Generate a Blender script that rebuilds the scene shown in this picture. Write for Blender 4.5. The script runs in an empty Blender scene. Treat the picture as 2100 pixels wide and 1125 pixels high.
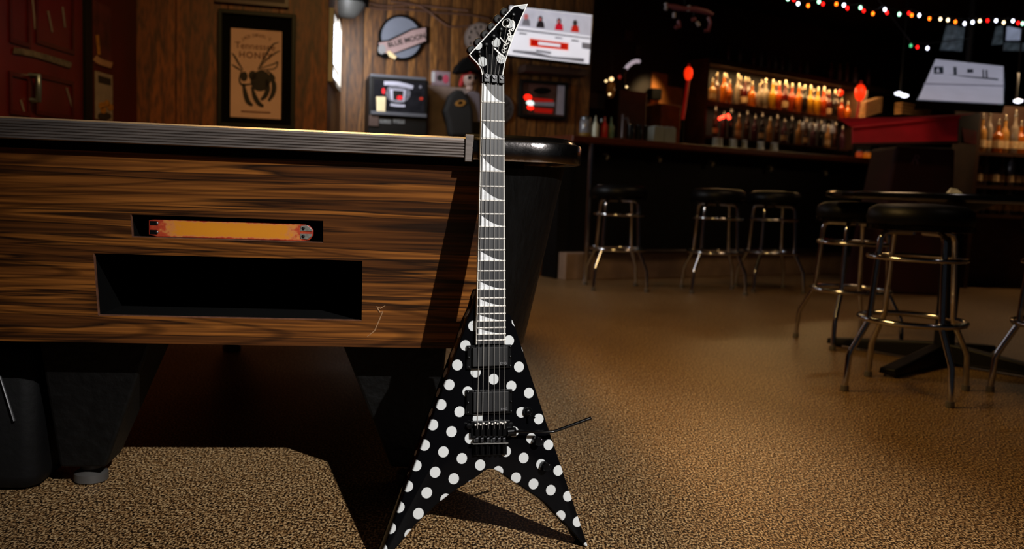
import bpy, bmesh, math, random
import numpy as np
from mathutils import Matrix, Vector
random.seed(7)
SC = bpy.context.scene
COL = SC.collection
rad = math.radians

# ------------------------------------------------------------------ camera
FPX = 1800.0                       # focal length in pixels of the 2100 x 1125 frame
CAM_H, HORIZON, ROLL = 0.65, 389.0, rad(2.2)
PITCH = math.atan((562.5 - HORIZON) / FPX)
C = np.array([0.0, 0.0, CAM_H])
_F = np.array([0, math.cos(PITCH), -math.sin(PITCH)])
_u = np.array([0, math.sin(PITCH), math.cos(PITCH)])
_r = np.array([1.0, 0, 0])
_R = math.cos(ROLL) * _r + math.sin(ROLL) * _u
_U = math.cos(ROLL) * _u - math.sin(ROLL) * _r
cam_d = bpy.data.cameras.new('camera')
cam = bpy.data.objects.new('camera', cam_d)
COL.objects.link(cam)
cam.matrix_world = Matrix(((_R[0], _U[0], -_F[0], C[0]), (_R[1], _U[1], -_F[1], C[1]),
                           (_R[2], _U[2], -_F[2], C[2]), (0, 0, 0, 1)))
cam_d.sensor_width = 36.0
cam_d.lens = 36.0 * FPX / 2100.0
cam_d.clip_start, cam_d.clip_end = 0.05, 60
cam_d.dof.use_dof = True
cam_d.dof.focus_distance = 1.60
cam_d.dof.aperture_fstop = 4.2
SC.camera = cam

# ------------------------------------------------------------------ world, lights, exposure
SC.view_settings.view_transform = 'Standard'
SC.view_settings.look = 'None'
SC.view_settings.gamma = 1.0
SC.view_settings.use_curve_mapping = False
SC.view_settings.exposure = 0.0
W = bpy.data.worlds.new('room_dark'); SC.world = W; W.use_nodes = True
bg = W.node_tree.nodes['Background']
bg.inputs[0].default_value = (0.62, 0.66, 0.75, 1); bg.inputs[1].default_value = 0.012

def light(name, kind, loc, target, energy, color, **kw):
    d = bpy.data.lights.new(name, kind); o = bpy.data.objects.new(name, d); COL.objects.link(o)
    o.location = loc; d.energy = energy; d.color = color
    o.rotation_euler = (Vector(target) - Vector(loc)).to_track_quat('-Z', 'Y').to_euler()
    for k, v in kw.items(): setattr(d, k, v)
    return o

SUN = np.array([-0.80, 1.20, -1.0])             # the hard key light falls this way
aim = np.array([0.16, 1.60, 0.42])
key = light('key_spotlight', 'SPOT', tuple(aim - SUN * 4.2), tuple(aim), 2600, (1.0, 0.97, 0.94),
            spot_size=rad(18.5), spot_blend=1.0, shadow_soft_size=0.035)
light('pool_table_lamp', 'AREA', (-0.62, 2.75, 2.45), (-0.62, 2.75, 0), 44, (1.0, 0.61, 0.20), shape='RECTANGLE', size=0.45, size_y=0.9)
light('bar_room_lamp', 'AREA', (1.9, 5.3, 2.5), (1.9, 5.3, 0), 5, (1.0, 0.62, 0.32), shape='DISK', size=0.5)
light('window_daylight', 'AREA', (-1.07, 5.55, 1.58), (-0.55, 6.35, 1.35), 10, (0.95, 0.97, 1.0), shape='RECTANGLE', size=0.25, size_y=0.4)

for _i, _p in enumerate(((1.0, 4.4, 2.70), (2.3, 4.6, 2.70), (2.4, 2.2, 2.70))):
    light('added_glint_spot', 'SPOT', _p, (_p[0], _p[1], 0), 4.5, (1.0, 0.85, 0.75), spot_size=rad(95), spot_blend=0.6, shadow_soft_size=0.03)  # added spots without fixtures, for glints on the chrome stools

# ------------------------------------------------------------------ pixel -> place
def ray(px, py): return _F + _R * ((px - 1050) / FPX) - _U * ((py - 562.5) / FPX)
def at_depth(px, py, d):                       # the point at axial distance d
    return C + ray(px, py) * d
def at_z(px, py, z=0.0):                       # the point at height z
    r = ray(px, py); return C + r * ((z - C[2]) / r[2])
def on_plane(px, py, P0, N):
    r = ray(px, py); return C + r * (((P0 - C) @ N) / (r @ N))

class Frame:
    """a vertical plane in the room: origin, yaw; u runs along it, v = into the wall (away from camera), z up"""
    def __init__(s, o, yaw):
        s.o = np.array(o, float); s.u = np.array([math.cos(yaw), math.sin(yaw), 0]); s.v = np.array([-math.sin(yaw), math.cos(yaw), 0])
    def px(s, x, y, off=0.0):                  # pixel -> (u, z) on the plane moved by off along v
        P = on_plane(x, y, s.o + s.v * off, s.v); return ((P - s.o) @ s.u, P[2])
    def w(s, u, v, z): return s.o + s.u * u + s.v * v + np.array([0, 0, z])

# ------------------------------------------------------------------ materials
def lin(c):
    f = lambda x: x / 12.92 if x <= 0.04045 else ((x + 0.055) / 1.055) ** 2.4
    return tuple(f(v / 255.0) for v in c) + (1.0,)
MATS = {}
def nodes_of(m): return m.node_tree.nodes, m.node_tree.links
def M(name, col, rough=0.5, metal=0.0, emit=0.0, spec=0.5, coat=0.0, var=0.12, vscale=8.0, stretch=(1, 1, 1), bump=0.0, bscale=60.0, trans=0.0):
    if name in MATS: return MATS[name]
    m = bpy.data.materials.new(name); m.use_nodes = True; MATS[name] = m
    N, L = nodes_of(m); b = N['Principled BSDF']
    c = lin(col)
    b.inputs['Roughness'].default_value = rough; b.inputs['Metallic'].default_value = metal
    b.inputs['Specular IOR Level'].default_value = spec; b.inputs['Coat Weight'].default_value = coat
    b.inputs['Transmission Weight'].default_value = trans
    tc = N.new('ShaderNodeTexCoord'); mp = N.new('ShaderNodeMapping'); mp.inputs['Scale'].default_value = stretch
    L.new(tc.outputs['Object'], mp.inputs[0])
    nz = N.new('ShaderNodeTexNoise'); nz.inputs['Scale'].default_value = vscale; nz.inputs['Detail'].default_value = 6
    L.new(mp.outputs[0], nz.inputs['Vector'])
    rp = N.new('ShaderNodeValToRGB'); L.new(nz.outputs['Fac'], rp.inputs[0])
    rp.color_ramp.elements[0].position = 0.3; rp.color_ramp.elements[1].position = 0.7
    rp.color_ramp.elements[0].color = tuple(v * (1 - var) for v in c[:3]) + (1,)
    rp.color_ramp.elements[1].color = tuple(min(1, v * (1 + var)) for v in c[:3]) + (1,)
    L.new(rp.outputs[0], b.inputs['Base Color'])
    if emit:
        L.new(rp.outputs[0], b.inputs['Emission Color']); b.inputs['Emission Strength'].default_value = emit
    if bump:
        n2 = N.new('ShaderNodeTexNoise'); n2.inputs['Scale'].default_value = bscale; n2.inputs['Detail'].default_value = 5
        L.new(mp.outputs[0], n2.inputs['Vector'])
        bp = N.new('ShaderNodeBump'); bp.inputs['Strength'].default_value = bump; bp.inputs['Distance'].default_value = 0.004
        L.new(n2.outputs['Fac'], bp.inputs['Height']); L.new(bp.outputs[0], b.inputs['Normal'])
    return m

def wood(name, dark, mid, light_, scale=(1, 1, 1), ring=9.0, rough=0.42, spec=0.5, bump=0.15, fine=60.0, lines=None):
    """long streaks along X: two stretched noises, one warped for the figure"""
    if name in MATS: return MATS[name]
    m = bpy.data.materials.new(name); m.use_nodes = True; MATS[name] = m
    N, L = nodes_of(m); b = N['Principled BSDF']; b.inputs['Roughness'].default_value = rough; b.inputs['Specular IOR Level'].default_value = spec
    tc = N.new('ShaderNodeTexCoord'); mp = N.new('ShaderNodeMapping'); mp.inputs['Scale'].default_value = scale
    L.new(tc.outputs['Object'], mp.inputs[0])
    n1 = N.new('ShaderNodeTexNoise'); n1.inputs['Scale'].default_value = ring; n1.inputs['Detail'].default_value = 3; n1.inputs['Distortion'].default_value = 0.4
    n2 = N.new('ShaderNodeTexNoise'); n2.inputs['Scale'].default_value = fine; n2.inputs['Detail'].default_value = 6
    mp2 = N.new('ShaderNodeMapping'); mp2.inputs['Scale'].default_value = (0.2, 1, 1) if lines else (0.35, 1, 1)
    L.new(mp.outputs[0], n1.inputs['Vector']); L.new(mp.outputs[0], mp2.inputs[0]); L.new(mp2.outputs[0], n2.inputs['Vector'])
    r1 = N.new('ShaderNodeValToRGB'); L.new(n1.outputs['Fac'], r1.inputs[0]); e = r1.color_ramp.elements
    e[0].position, e[0].color = 0.33, lin(dark); e[1].position, e[1].color = 0.68, lin(light_)
    k = e.new(0.43); k.color = lin(mid); k = e.new(0.475); k.color = lin(dark); k = e.new(0.52); k.color = lin(light_); k = e.new(0.6); k.color = lin(mid)
    r2 = N.new('ShaderNodeValToRGB'); L.new(n2.outputs['Fac'], r2.inputs[0])
    r2.color_ramp.elements[0].position, r2.color_ramp.elements[0].color = 0.36, (0.3, 0.27, 0.24, 1)
    r2.color_ramp.elements[1].position, r2.color_ramp.elements[1].color = 0.58, (1, 1, 1, 1)
    mx = N.new('ShaderNodeMix'); mx.data_type = 'RGBA'; mx.blend_type = 'MULTIPLY'; mx.inputs[0].default_value = 0.85
    L.new(r1.outputs[0], mx.inputs[6]); L.new(r2.outputs[0], mx.inputs[7]); col_out = mx.outputs[2]
    if lines:                                    # growth lines: contours of a slow warped field
        mp3 = N.new('ShaderNodeMapping'); mp3.inputs['Scale'].default_value = lines[:3]; L.new(tc.outputs['Object'], mp3.inputs[0])
        n3 = N.new('ShaderNodeTexNoise'); n3.inputs['Scale'].default_value = 1.0; n3.inputs['Detail'].default_value = 2.5; n3.inputs['Roughness'].default_value = 0.35; L.new(mp3.outputs[0], n3.inputs['Vector'])
        k1 = N.new('ShaderNodeMath'); k1.operation = 'MULTIPLY'; k1.inputs[1].default_value = lines[3]; L.new(n3.outputs['Fac'], k1.inputs[0])
        k2 = N.new('ShaderNodeMath'); k2.operation = 'SINE'; L.new(k1.outputs[0], k2.inputs[0])
        r3 = N.new('ShaderNodeValToRGB'); L.new(k2.outputs[0], r3.inputs[0]); q = r3.color_ramp.elements
        q[0].position, q[0].color = 0.72, (1, 1, 1, 1); q[1].position, q[1].color = 1.0, (0.16, 0.14, 0.12, 1)
        m3 = N.new('ShaderNodeMix'); m3.data_type = 'RGBA'; m3.blend_type = 'MULTIPLY'; m3.inputs[0].default_value = 0.6
        L.new(col_out, m3.inputs[6]); L.new(r3.outputs[0], m3.inputs[7]); col_out = m3.outputs[2]
    L.new(col_out, b.inputs['Base Color'])
    bp = N.new('ShaderNodeBump'); bp.inputs['Strength'].default_value = bump; bp.inputs['Distance'].default_value = 0.001
    L.new(n2.outputs['Fac'], bp.inputs['Height']); L.new(bp.outputs[0], b.inputs['Normal'])
    return m

def floor_material():
    m = bpy.data.materials.new('speckled_floor'); m.use_nodes = True
    N, L = nodes_of(m); b = N['Principled BSDF']; b.inputs['Roughness'].default_value = 0.42; b.inputs['Specular IOR Level'].default_value = 0.35
    tc = N.new('ShaderNodeTexCoord')
    n1 = N.new('ShaderNodeTexNoise'); n1.inputs['Scale'].default_value = 205; n1.inputs['Detail'].default_value = 3; n1.inputs['Roughness'].default_value = 0.6
    n2 = N.new('ShaderNodeTexNoise'); n2.inputs['Scale'].default_value = 1.6; n2.inputs['Detail'].default_value = 4
    n3 = N.new('ShaderNodeTexNoise'); n3.inputs['Scale'].default_value = 70; n3.inputs['Detail'].default_value = 2
    mp = N.new('ShaderNodeMapping'); mp.inputs['Scale'].default_value = (1.15, 0.62, 1); L.new(tc.outputs['Object'], mp.inputs[0])
    for n in (n1, n2, n3): L.new(mp.outputs[0], n.inputs['Vector'])
    r1 = N.new('ShaderNodeValToRGB'); L.new(n1.outputs['Fac'], r1.inputs[0]); e = r1.color_ramp.elements
    e[0].position, e[0].color = 0.42, lin((18, 15, 13)); e[1].position, e[1].color = 0.59, lin((222, 192, 146))
    k = e.new(0.475); k.color = lin((86, 62, 38)); k = e.new(0.53); k.color = lin((158, 122, 78))
    r2 = N.new('ShaderNodeValToRGB'); L.new(n2.outputs['Fac'], r2.inputs[0])
    r2.color_ramp.elements[0].position, r2.color_ramp.elements[0].color = 0.3, (0.72, 0.68, 0.62, 1)
    r2.color_ramp.elements[1].position, r2.color_ramp.elements[1].color = 0.65, (1, 1, 1, 1)
    r3 = N.new('ShaderNodeValToRGB'); L.new(n3.outputs['Fac'], r3.inputs[0])
    r3.color_ramp.elements[0].position, r3.color_ramp.elements[0].color = 0.35, (0.8, 0.7, 0.6, 1)
    r3.color_ramp.elements[1].position, r3.color_ramp.elements[1].color = 0.6, (1, 1, 1, 1)
    a = N.new('ShaderNodeMix'); a.data_type = 'RGBA'; a.blend_type = 'MULTIPLY'; a.inputs[0].default_value = 1
    c = N.new('ShaderNodeMix'); c.data_type = 'RGBA'; c.blend_type = 'MULTIPLY'; c.inputs[0].default_value = 1
    L.new(r1.outputs[0], a.inputs[6]); L.new(r2.outputs[0], a.inputs[7]); L.new(a.outputs[2], c.inputs[6]); L.new(r3.outputs[0], c.inputs[7])
    L.new(c.outputs[2], b.inputs['Base Color'])
    bp = N.new('ShaderNodeBump'); bp.inputs['Strength'].default_value = 0.12; bp.inputs['Distance'].default_value = 0.001
    L.new(n1.outputs['Fac'], bp.inputs['Height']); L.new(bp.outputs[0], b.inputs['Normal'])
    return m

def dots_material(name, p0, u, v, r):
    """black lacquer with a printed lattice of white dots, in the object's own x,z"""
    m = bpy.data.materials.new(name); m.use_nodes = True
    N, L = nodes_of(m); b = N['Principled BSDF']
    b.inputs['Roughness'].default_value = 0.05; b.inputs['Specular IOR Level'].default_value = 0.07
    tc = N.new('ShaderNodeTexCoord'); sp = N.new('ShaderNodeSeparateXYZ'); L.new(tc.outputs['Object'], sp.inputs[0])
    def mth(op, a, b_=None, c_=None):
        n = N.new('ShaderNodeMath'); n.operation = op
        for i, q in enumerate((a, b_, c_)):
            if q is None: continue
            if isinstance(q, (int, float)): n.inputs[i].default_value = q
            else: L.new(q, n.inputs[i])
        return n.outputs[0]
    Mi = np.linalg.inv(np.array([[u[0], v[0]], [u[1], v[1]]]))
    side = mth('GREATER_THAN', sp.outputs['Y'], 0.0055)      # the print wraps the edge with its own row of dots
    x = mth('ADD', mth('SUBTRACT', sp.outputs['X'], float(p0[0])), mth('MULTIPLY', side, float(u[0]) * 0.5 + float(v[0]) * 0.3)); z = mth('ADD', mth('SUBTRACT', sp.outputs['Z'], float(p0[1])), mth('MULTIPLY', side, float(u[1]) * 0.5 + float(v[1]) * 0.3))
    fr = []
    for row in Mi:
        q = mth('ADD', mth('MULTIPLY', x, float(row[0])), mth('MULTIPLY', z, float(row[1])))
        fr.append(mth('SUBTRACT', mth('FRACT', mth('ADD', q, 0.5)), 0.5))
    dx = mth('ADD', mth('MULTIPLY', fr[0], float(u[0])), mth('MULTIPLY', fr[1], float(v[0])))
    dz = mth('ADD', mth('MULTIPLY', fr[0], float(u[1])), mth('MULTIPLY', fr[1], float(v[1])))
    yy = mth('MULTIPLY', side, mth('SUBTRACT', sp.outputs['Y'], 0.022))
    d = mth('SQRT', mth('ADD', mth('ADD', mth('MULTIPLY', dx, dx), mth('MULTIPLY', dz, dz)), mth('MULTIPLY', yy, yy)))
    mask = mth('LESS_THAN', d, float(r))
    mx = N.new('ShaderNodeMix'); mx.data_type = 'RGBA'; L.new(mask, mx.inputs[0])
    mx.inputs[6].default_value = (0.0025, 0.0025, 0.003, 1); mx.inputs[7].default_value = lin((208, 211, 211))
    L.new(mx.outputs[2], b.inputs['Base Color'])
    return m

CHROME = M('chrome', (205, 205, 210), 0.12, 1.0, var=0.05, vscale=40)
ALU = M('brushed_aluminium', (150, 140, 134), 0.4, 0.75, var=0.3, vscale=40, stretch=(0.3, 1, 4))
STEEL = M('worn_steel', (150, 152, 155), 0.3, 1.0, var=0.2, vscale=30)
BLACK = M('black_paint', (6, 6, 7), 0.5, spec=0.3)
MATTE = M('matt_black', (6, 6, 6), 0.9, spec=0.1)
GLOSS = M('gloss_black', (6, 6, 7), 0.15, spec=0.4)
VINYL = M('black_vinyl', (5, 5, 6), 0.45, spec=0.2, bump=0.1, bscale=80)
LAMIN = M('black_ash_laminate', (5, 5, 5), 0.45, spec=0.2, var=0.5, vscale=90, stretch=(1, 1, 0.12), bump=0.6, bscale=110)
LEGM = M('leg_laminate', (7, 7, 7), 0.6, spec=0.2, var=0.5, vscale=40, bump=0.8, bscale=50)
HARD = M('black_hardware', (12, 12, 13), 0.28, 0.6, spec=0.5)
CREAM = M('aged_white', (214, 210, 200), 0.35, var=0.05)
FRETM = M('fret_metal', (250, 246, 238), 0.35, 0.0, var=0.03)
STRG = M('string_steel', (168, 164, 158), 0.35, 0.35, var=0.1)
PEARL = M('pearl_inlay', (232, 234, 236), 0.22, var=0.12, vscale=90, stretch=(1, 1, 2))
EBONY = M('ebony_board', (38, 38, 40), 0.4, spec=0.35, var=0.25, vscale=160, stretch=(4, 1, 0.15))
WALNUT = wood('walnut_panel', (38, 20, 8), (102, 58, 22), (158, 96, 38), (0.4, 2, 17.0), 2.2, fine=10, lines=(0.32, 1.0, 4.6, 210.0))

# ------------------------------------------------------------------ mesh building
class MB:
    def __init__(s): s.v, s.f = [], []
    def add(s, v, f):
        k = len(s.v); s.v += [tuple(map(float, p)) for p in v]; s.f += [tuple(i + k for i in q) for q in f]; return s
    def hexa(s, p):                              # 8 points: bottom ring 0-3, top ring 4-7
        return s.add(p, [(3, 2, 1, 0), (4, 5, 6, 7), (0, 1, 5, 4), (1, 2, 6, 5), (2, 3, 7, 6), (3, 0, 4, 7)])
    def box(s, x0, x1, y0, y1, z0, z1, fn=lambda x, y, z: (x, y, z)):
        return s.hexa([fn(*q) for q in ((x0, y0, z0), (x1, y0, z0), (x1, y1, z0), (x0, y1, z0), (x0, y0, z1), (x1, y0, z1), (x1, y1, z1), (x0, y1, z1))])
    def prism(s, pts, fn0, fn1):                 # outline (2D) lifted by two maps
        n = len(pts); v = [fn0(*p) for p in pts] + [fn1(*p) for p in pts]
        return s.add(v, [tuple(range(n))[::-1], tuple(range(n, 2 * n))] + [(i, (i + 1) % n, (i + 1) % n + n, i + n) for i in range(n)])
    def tube(s, path, r, n=8, closed=False):
        P = [np.array(p, float) for p in path]; m = len(P); rr = r if hasattr(r, '__len__') else [r] * m
        rings = []; ref = None
        for i in range(m):
            t = (P[(i + 1) % m] - P[i - 1]) if closed else (P[min(i + 1, m - 1)] - P[max(i - 1, 0)])
            t = t / (np.linalg.norm(t) + 1e-12)
            if ref is None: ref = np.array([0, 0, 1.0]) if abs(t[2]) < 0.9 else np.array([1.0, 0, 0])
            a = np.cross(t, ref); a /= np.linalg.norm(a); b = np.cross(a, t); ref = b
            rings.append([P[i] + (a * math.cos(q) + b * math.sin(q)) * rr[i] for q in [2 * math.pi * k / n for k in range(n)]])
        v = [q for g in rings for q in g]; f = []
        for i in range(m if closed else m - 1):
            j = (i + 1) % m
            for k in range(n): f.append((i * n + k, i * n + (k + 1) % n, j * n + (k + 1) % n, j * n + k))
        if not closed: f += [tuple(range(n))[::-1], tuple(range((m - 1) * n, m * n))]
        return s.add(v, f)
    def lathe(s, prof, n=20, fn=lambda x, y, z: (x, y, z)):     # profile of (r, z), axis Z
        v = []; f = []; m = len(prof)
        for r, z in prof: v += [fn(r * math.cos(2 * math.pi * k / n), r * math.sin(2 * math.pi * k / n), z) for k in range(n)]
        for i in range(m - 1):
            for k in range(n): f.append((i * n + k, i * n + (k + 1) % n, (i + 1) * n + (k + 1) % n, (i + 1) * n + k))
        f += [tuple(range(n))[::-1], tuple(range((m - 1) * n, m * n))]
        return s.add(v, f)
    def cyl(s, p, q, r, n=14): return s.tube([p, q], r, n)

def finish(me, smooth=None, bevel=0.0):
    bm = bmesh.new(); bm.from_mesh(me)
    bmesh.ops.remove_doubles(bm, verts=bm.verts, dist=1e-6)
    bmesh.ops.recalc_face_normals(bm, faces=bm.faces)
    if bevel:
        es = [e for e in bm.edges if len(e.link_faces) == 2 and e.calc_face_angle(0) > rad(50)]
        bmesh.ops.bevel(bm, geom=es, offset=bevel, segments=2, profile=0.5, affect='EDGES', clamp_overlap=True)
    if smooth is not None:
        for f in bm.faces: f.smooth = True
        for e in bm.edges:
            if len(e.link_faces) == 2 and e.calc_face_angle(0) > rad(smooth): e.smooth = False
    bm.to_mesh(me); bm.free()

def tag(o, label=None, cat=None, group=None, kind=None):
    for k, v in (('label', label), ('category', cat), ('group', group), ('kind', kind)):
        if v: o[k] = v
    return o
def empty(name, label, cat, loc, group=None, matrix=None):
    o = bpy.data.objects.new(name, None); COL.objects.link(o)
    if matrix is not None: o.matrix_world = matrix
    else: o.location = loc
    o.empty_display_size = 0.05
    tag(o, label, cat, group)
    return o
def origin(o):
    """world matrix of a thing or part before the depsgraph has run"""
    m = o.matrix_basis.copy()
    return origin(o.parent) @ m if o.parent else m
def part(name, mb, mat, parent=None, local=False, smooth=None, bevel=0.0, at=None):
    """one mesh object; vertices are world coordinates unless local; `at` sets the origin of a top-level mesh"""
    me = bpy.data.meshes.new(name); me.from_pydata(mb.v, [], mb.f)
    o = bpy.data.objects.new(name, me); COL.objects.link(o)
    if parent is not None:
        o.parent = parent
        if not local: me.transform(origin(parent).inverted())
    elif at is not None:
        me.transform(Matrix.Translation(-Vector(at))); o.location = at
    finish(me, smooth, bevel); me.materials.append(mat)
    return o
def struct(name, mb, mat, **k): return tag(part(name, mb, mat, **k), kind='structure')
def copy_tree(o, parent=None):
    c = o.copy(); COL.objects.link(c); c.parent = parent
    for ch in list(o.children): copy_tree(ch, c)
    return c
def text_mb(body, size, fn, depth=0.0005, shear=0.0, spacing=1.0, align='CENTER', bold=0.0):
    """lettering turned to mesh; fn maps (x, y, depth) of the flat text into the scene"""
    cu = bpy.data.curves.new('lettering', 'FONT'); cu.body = body; cu.size = size; cu.align_x = align; cu.align_y = 'CENTER'
    cu.shear = shear; cu.space_character = spacing; cu.extrude = depth; cu.resolution_u = 3; cu.offset = bold
    o = bpy.data.objects.new('lettering', cu); COL.objects.link(o)
    dg = bpy.context.evaluated_depsgraph_get(); me = bpy.data.meshes.new_from_object(o.evaluated_get(dg))
    mb = MB().add([fn(*v.co) for v in me.vertices], [tuple(p.vertices) for p in me.polygons])
    bpy.data.objects.remove(o); bpy.data.curves.remove(cu); bpy.data.meshes.remove(me)
    return mb
def arc(cx, cy, r, a0, a1, n): return [(cx + r * math.cos(a0 + (a1 - a0) * i / n), cy + r * math.sin(a0 + (a1 - a0) * i / n)) for i in range(n + 1)]
#@@STRUCTURE
# ================================================================== the room
floor = struct('floor', MB().add([(-6, -4, 0), (10, -4, 0), (10, 17, 0), (-6, 17, 0)], [(0, 1, 2, 3)]), floor_material())
DARKCEIL = M('dark_ceiling', (9, 8, 8), 0.9, spec=0.1)
struct('ceiling', MB().box(-4, 9.2, 0.2, 16, 2.75, 2.85), DARKCEIL)
RED_WALL = M('dark_red_paint', (64, 12, 12), 0.4, var=0.25, vscale=3)
struct('wall_left', MB().box(-2.30, -2.14, 0.8, 5.2, 0, 2.75), RED_WALL)
e1 = at_depth(668, 389, 5.2)
LPF = Frame((e1[0], e1[1], 0), rad(13))                         # panelled wall with the poster; u = 0 at its right edge
PINE = wood('pine_board', (84, 40, 12), (116, 58, 18), (136, 72, 24), (6, 6, 0.5), 1.1, rough=0.5, bump=0.1, fine=26)
PINE2 = wood('honey_board', (74, 44, 18), (120, 76, 32), (146, 98, 46), (7, 7, 0.45), 1.3, rough=0.5, bump=0.1, fine=26)
def plank_wall(name, fr, u0, u1, wd, mat, thick=0.06, zt=2.75):
    base = struct(name, MB().box(u0, u1, 0.014, thick, 0, zt, fr.w), M('wall_core', (30, 17, 9), 0.8))
    n = max(1, round((u1 - u0) / wd)); wd = (u1 - u0) / n
    me = None
    for i in range(n):
        if me is None:
            o = part('plank', MB().box(0.002, wd - 0.002, 0, 0.014, 0.0, zt, lambda a, b, c: Frame((0, 0, 0), math.atan2(fr.u[1], fr.u[0])).w(a, b, c)), mat, base, local=True, bevel=0.0015)
            me = o.data
        else:
            o = bpy.data.objects.new('plank', me); COL.objects.link(o); o.parent = base
        o.location = tuple(fr.w(u0 + i * wd, 0, 0))
    return base
plank_wall('wall_partition', LPF, -1.12, 0.0, 0.28, PINE)
e2 = np.array([e1[0], 6.30, 0])
BWF = Frame(e2, rad(17))                                         # boarded back wall
plank_wall('wall_back', BWF, -0.14, 1.74, 0.157, PINE2)
ec = BWF.w(-0.14, 0, 0); ea = LPF.w(0, 0.06, 0)
ALF = Frame(ea, math.atan2(ec[1] - ea[1], ec[0] - ea[0])); AL_LEN = float(np.linalg.norm(ec - ea))
struct('wall_alcove', MB().box(0.0, AL_LEN + 0.03, 0.0, 0.1, 0, 2.75, ALF.w), PINE2)
e3 = on_plane(1170, 290, np.array([0, 6.35, 0]), np.array([0, 1.0, 0]))
BARZ = e3[2]                                                     # underside of the counter edge
BAR = Frame((e3[0], e3[1], 0), rad(31))                          # the counter's front edge
BBF = Frame(BAR.w(0, 1.75, 0), rad(36))                          # wall behind the bar
DARKWALL = M('dark_bar_wall', (22, 13, 8), 0.7, var=0.4, vscale=4)
struct('wall_bar', MB().box(-0.6, 12.5, 0, 0.1, 0, 2.75, BBF.w), DARKWALL)
struct('wall_right', MB().box(9.0, 9.15, 0.2, 15.5, 0, 2.75), M('dark_side_wall', (20, 15, 12), 0.8))
struct('trim_1', MB().box(-1.115, -1.095, -0.03, -0.001, 0.75, 2.3, LPF.w), M('brass_trim', (150, 105, 50), 0.4, 0.7))

# ------------------------------------------------------------------ window on the alcove side wall
PANE = M('bright_window', (232, 240, 255), 0.4, emit=3.2, var=0.25, vscale=7)
wu0, wz0 = ALF.px(668, 148, -0.004); wu1, wz1 = ALF.px(692, 62, -0.004); wu0 = max(wu0, 0.04)
win = struct('window_1', MB().box(wu0, wu1, -0.004, -0.001, wz0, wz1, ALF.w), PANE)
fmb = MB()
for (a, b, c, d) in ((wu0 - 0.03, wu0, wz0 - 0.03, wz1 + 0.03), (wu1, wu1 + 0.03, wz0 - 0.03, wz1 + 0.03), (wu0, wu1, wz0 - 0.03, wz0), (wu0, wu1, wz1, wz1 + 0.03)):
    fmb.box(a, b, -0.03, -0.001, c, d, ALF.w)
part('window_frame', fmb, M('pale_frame', (180, 172, 160), 0.5), win)
part('glazing_bar', MB().box(wu0, wu1, -0.018, -0.004, wz0 + (wz1 - wz0) * 0.22, wz0 + (wz1 - wz0) * 0.22 + 0.014, ALF.w), M('pale_frame', (180, 172, 160)), win)

# ================================================================== pool table
TB = Frame((-0.03, 1.625, 0), rad(6.8))
AL, AR = -1.13, 0.168                        # ends of the rail
ZP0, ZP1 = 0.333, 0.700
ins = lambda z: 0.03 + 0.07 * (ZP1 - z) / (ZP1 - ZP0)
table = empty('pool_table', 'coin pool table with walnut front panel, ribbed metal rail and black corners', 'pool table', tuple(TB.w(-0.48, 1.0, 0)))
def grid_panel(us, vs, holes, fn, th):
    mb = MB(); nu, nv = len(us), len(vs)
    idx = lambda i, j, k: (i * nv + j) * 2 + k
    V = [fn(us[i], vs[j], d) for i in range(nu) for j in range(nv) for d in (0, th)]
    solid = lambda i, j: 0 <= i < nu - 1 and 0 <= j < nv - 1 and not any(h[0] <= us[i] + 1e-6 and us[i + 1] <= h[1] + 1e-6 and h[2] <= vs[j] + 1e-6 and vs[j + 1] <= h[3] + 1e-6 for h in holes)
    F = []
    for i in range(nu - 1):
        for j in range(nv - 1):
            if not solid(i, j): continue
            F.append((idx(i, j, 0), idx(i + 1, j, 0), idx(i + 1, j + 1, 0), idx(i, j + 1, 0)))
            F.append((idx(i, j, 1), idx(i, j + 1, 1), idx(i + 1, j + 1, 1), idx(i + 1, j, 1)))
            for di, dj, p, q in ((-1, 0, (i, j), (i, j + 1)), (1, 0, (i + 1, j), (i + 1, j + 1)), (0, -1, (i, j), (i + 1, j)), (0, 1, (i, j + 1), (i + 1, j + 1))):
                if not solid(i + di, j + dj): F.append((idx(*p, 0), idx(*q, 0), idx(*q, 1), idx(*p, 1)))
    return mb.add(V, F)
H1 = (-0.667, -0.322, 0.537, 0.579); H2 = (-0.737, -0.249, 0.386, 0.505)
PAN_L, PAN_R = -0.94, -0.02
us = sorted({PAN_L, PAN_R, H1[0], H1[1], H2[0], H2[1]}); vs = sorted({ZP0, ZP1, H1[2], H1[3], H2[2], H2[3]})
panel = part('front_panel', grid_panel(us, vs, (H1, H2), lambda a, z, d: TB.w(a, ins(z) + d, z), 0.008), WALNUT, table)
EDGE = M('raw_panel_edge', (104, 66, 46), 0.7, var=0.4, vscale=60)
def slot(name, h, depth, mat):
    mb = MB(); a0, a1, z0, z1 = h; t = 0.006
    f = lambda a, d, z: TB.w(a, ins(z) + 0.0085 + d, z)
    mb.box(a0 - t, a0, 0, depth, z0 - t, z1 + t, f); mb.box(a1, a1 + t, 0, depth, z0 - t, z1 + t, f)
    mb.box(a0, a1, 0, depth, z0 - t, z0, f); mb.box(a0, a1, 0, depth, z1, z1 + t, f); mb.box(a0 - t, a1 + t, depth, depth + t, z0 - t, z1 + t, f)
    return part(name, mb, mat, table)
slot('slot_liner', H1, 0.05, MATTE); slot('ball_return_liner', H2, 0.30, MATTE)
for h in (H1, H2):                                            # chipped rim round each opening
    mb = MB(); f = lambda a, d, z: TB.w(a, ins(z) + d, z); w_ = 0.0016
    mb.box(h[0], h[0] + w_, 0.0005, 0.0075, h[2], h[3], f); mb.box(h[0], h[1], 0.0005, 0.0075, h[2], h[2] + w_, f)
    part('opening_edge', mb, EDGE, table, bevel=0.0008)
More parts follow.
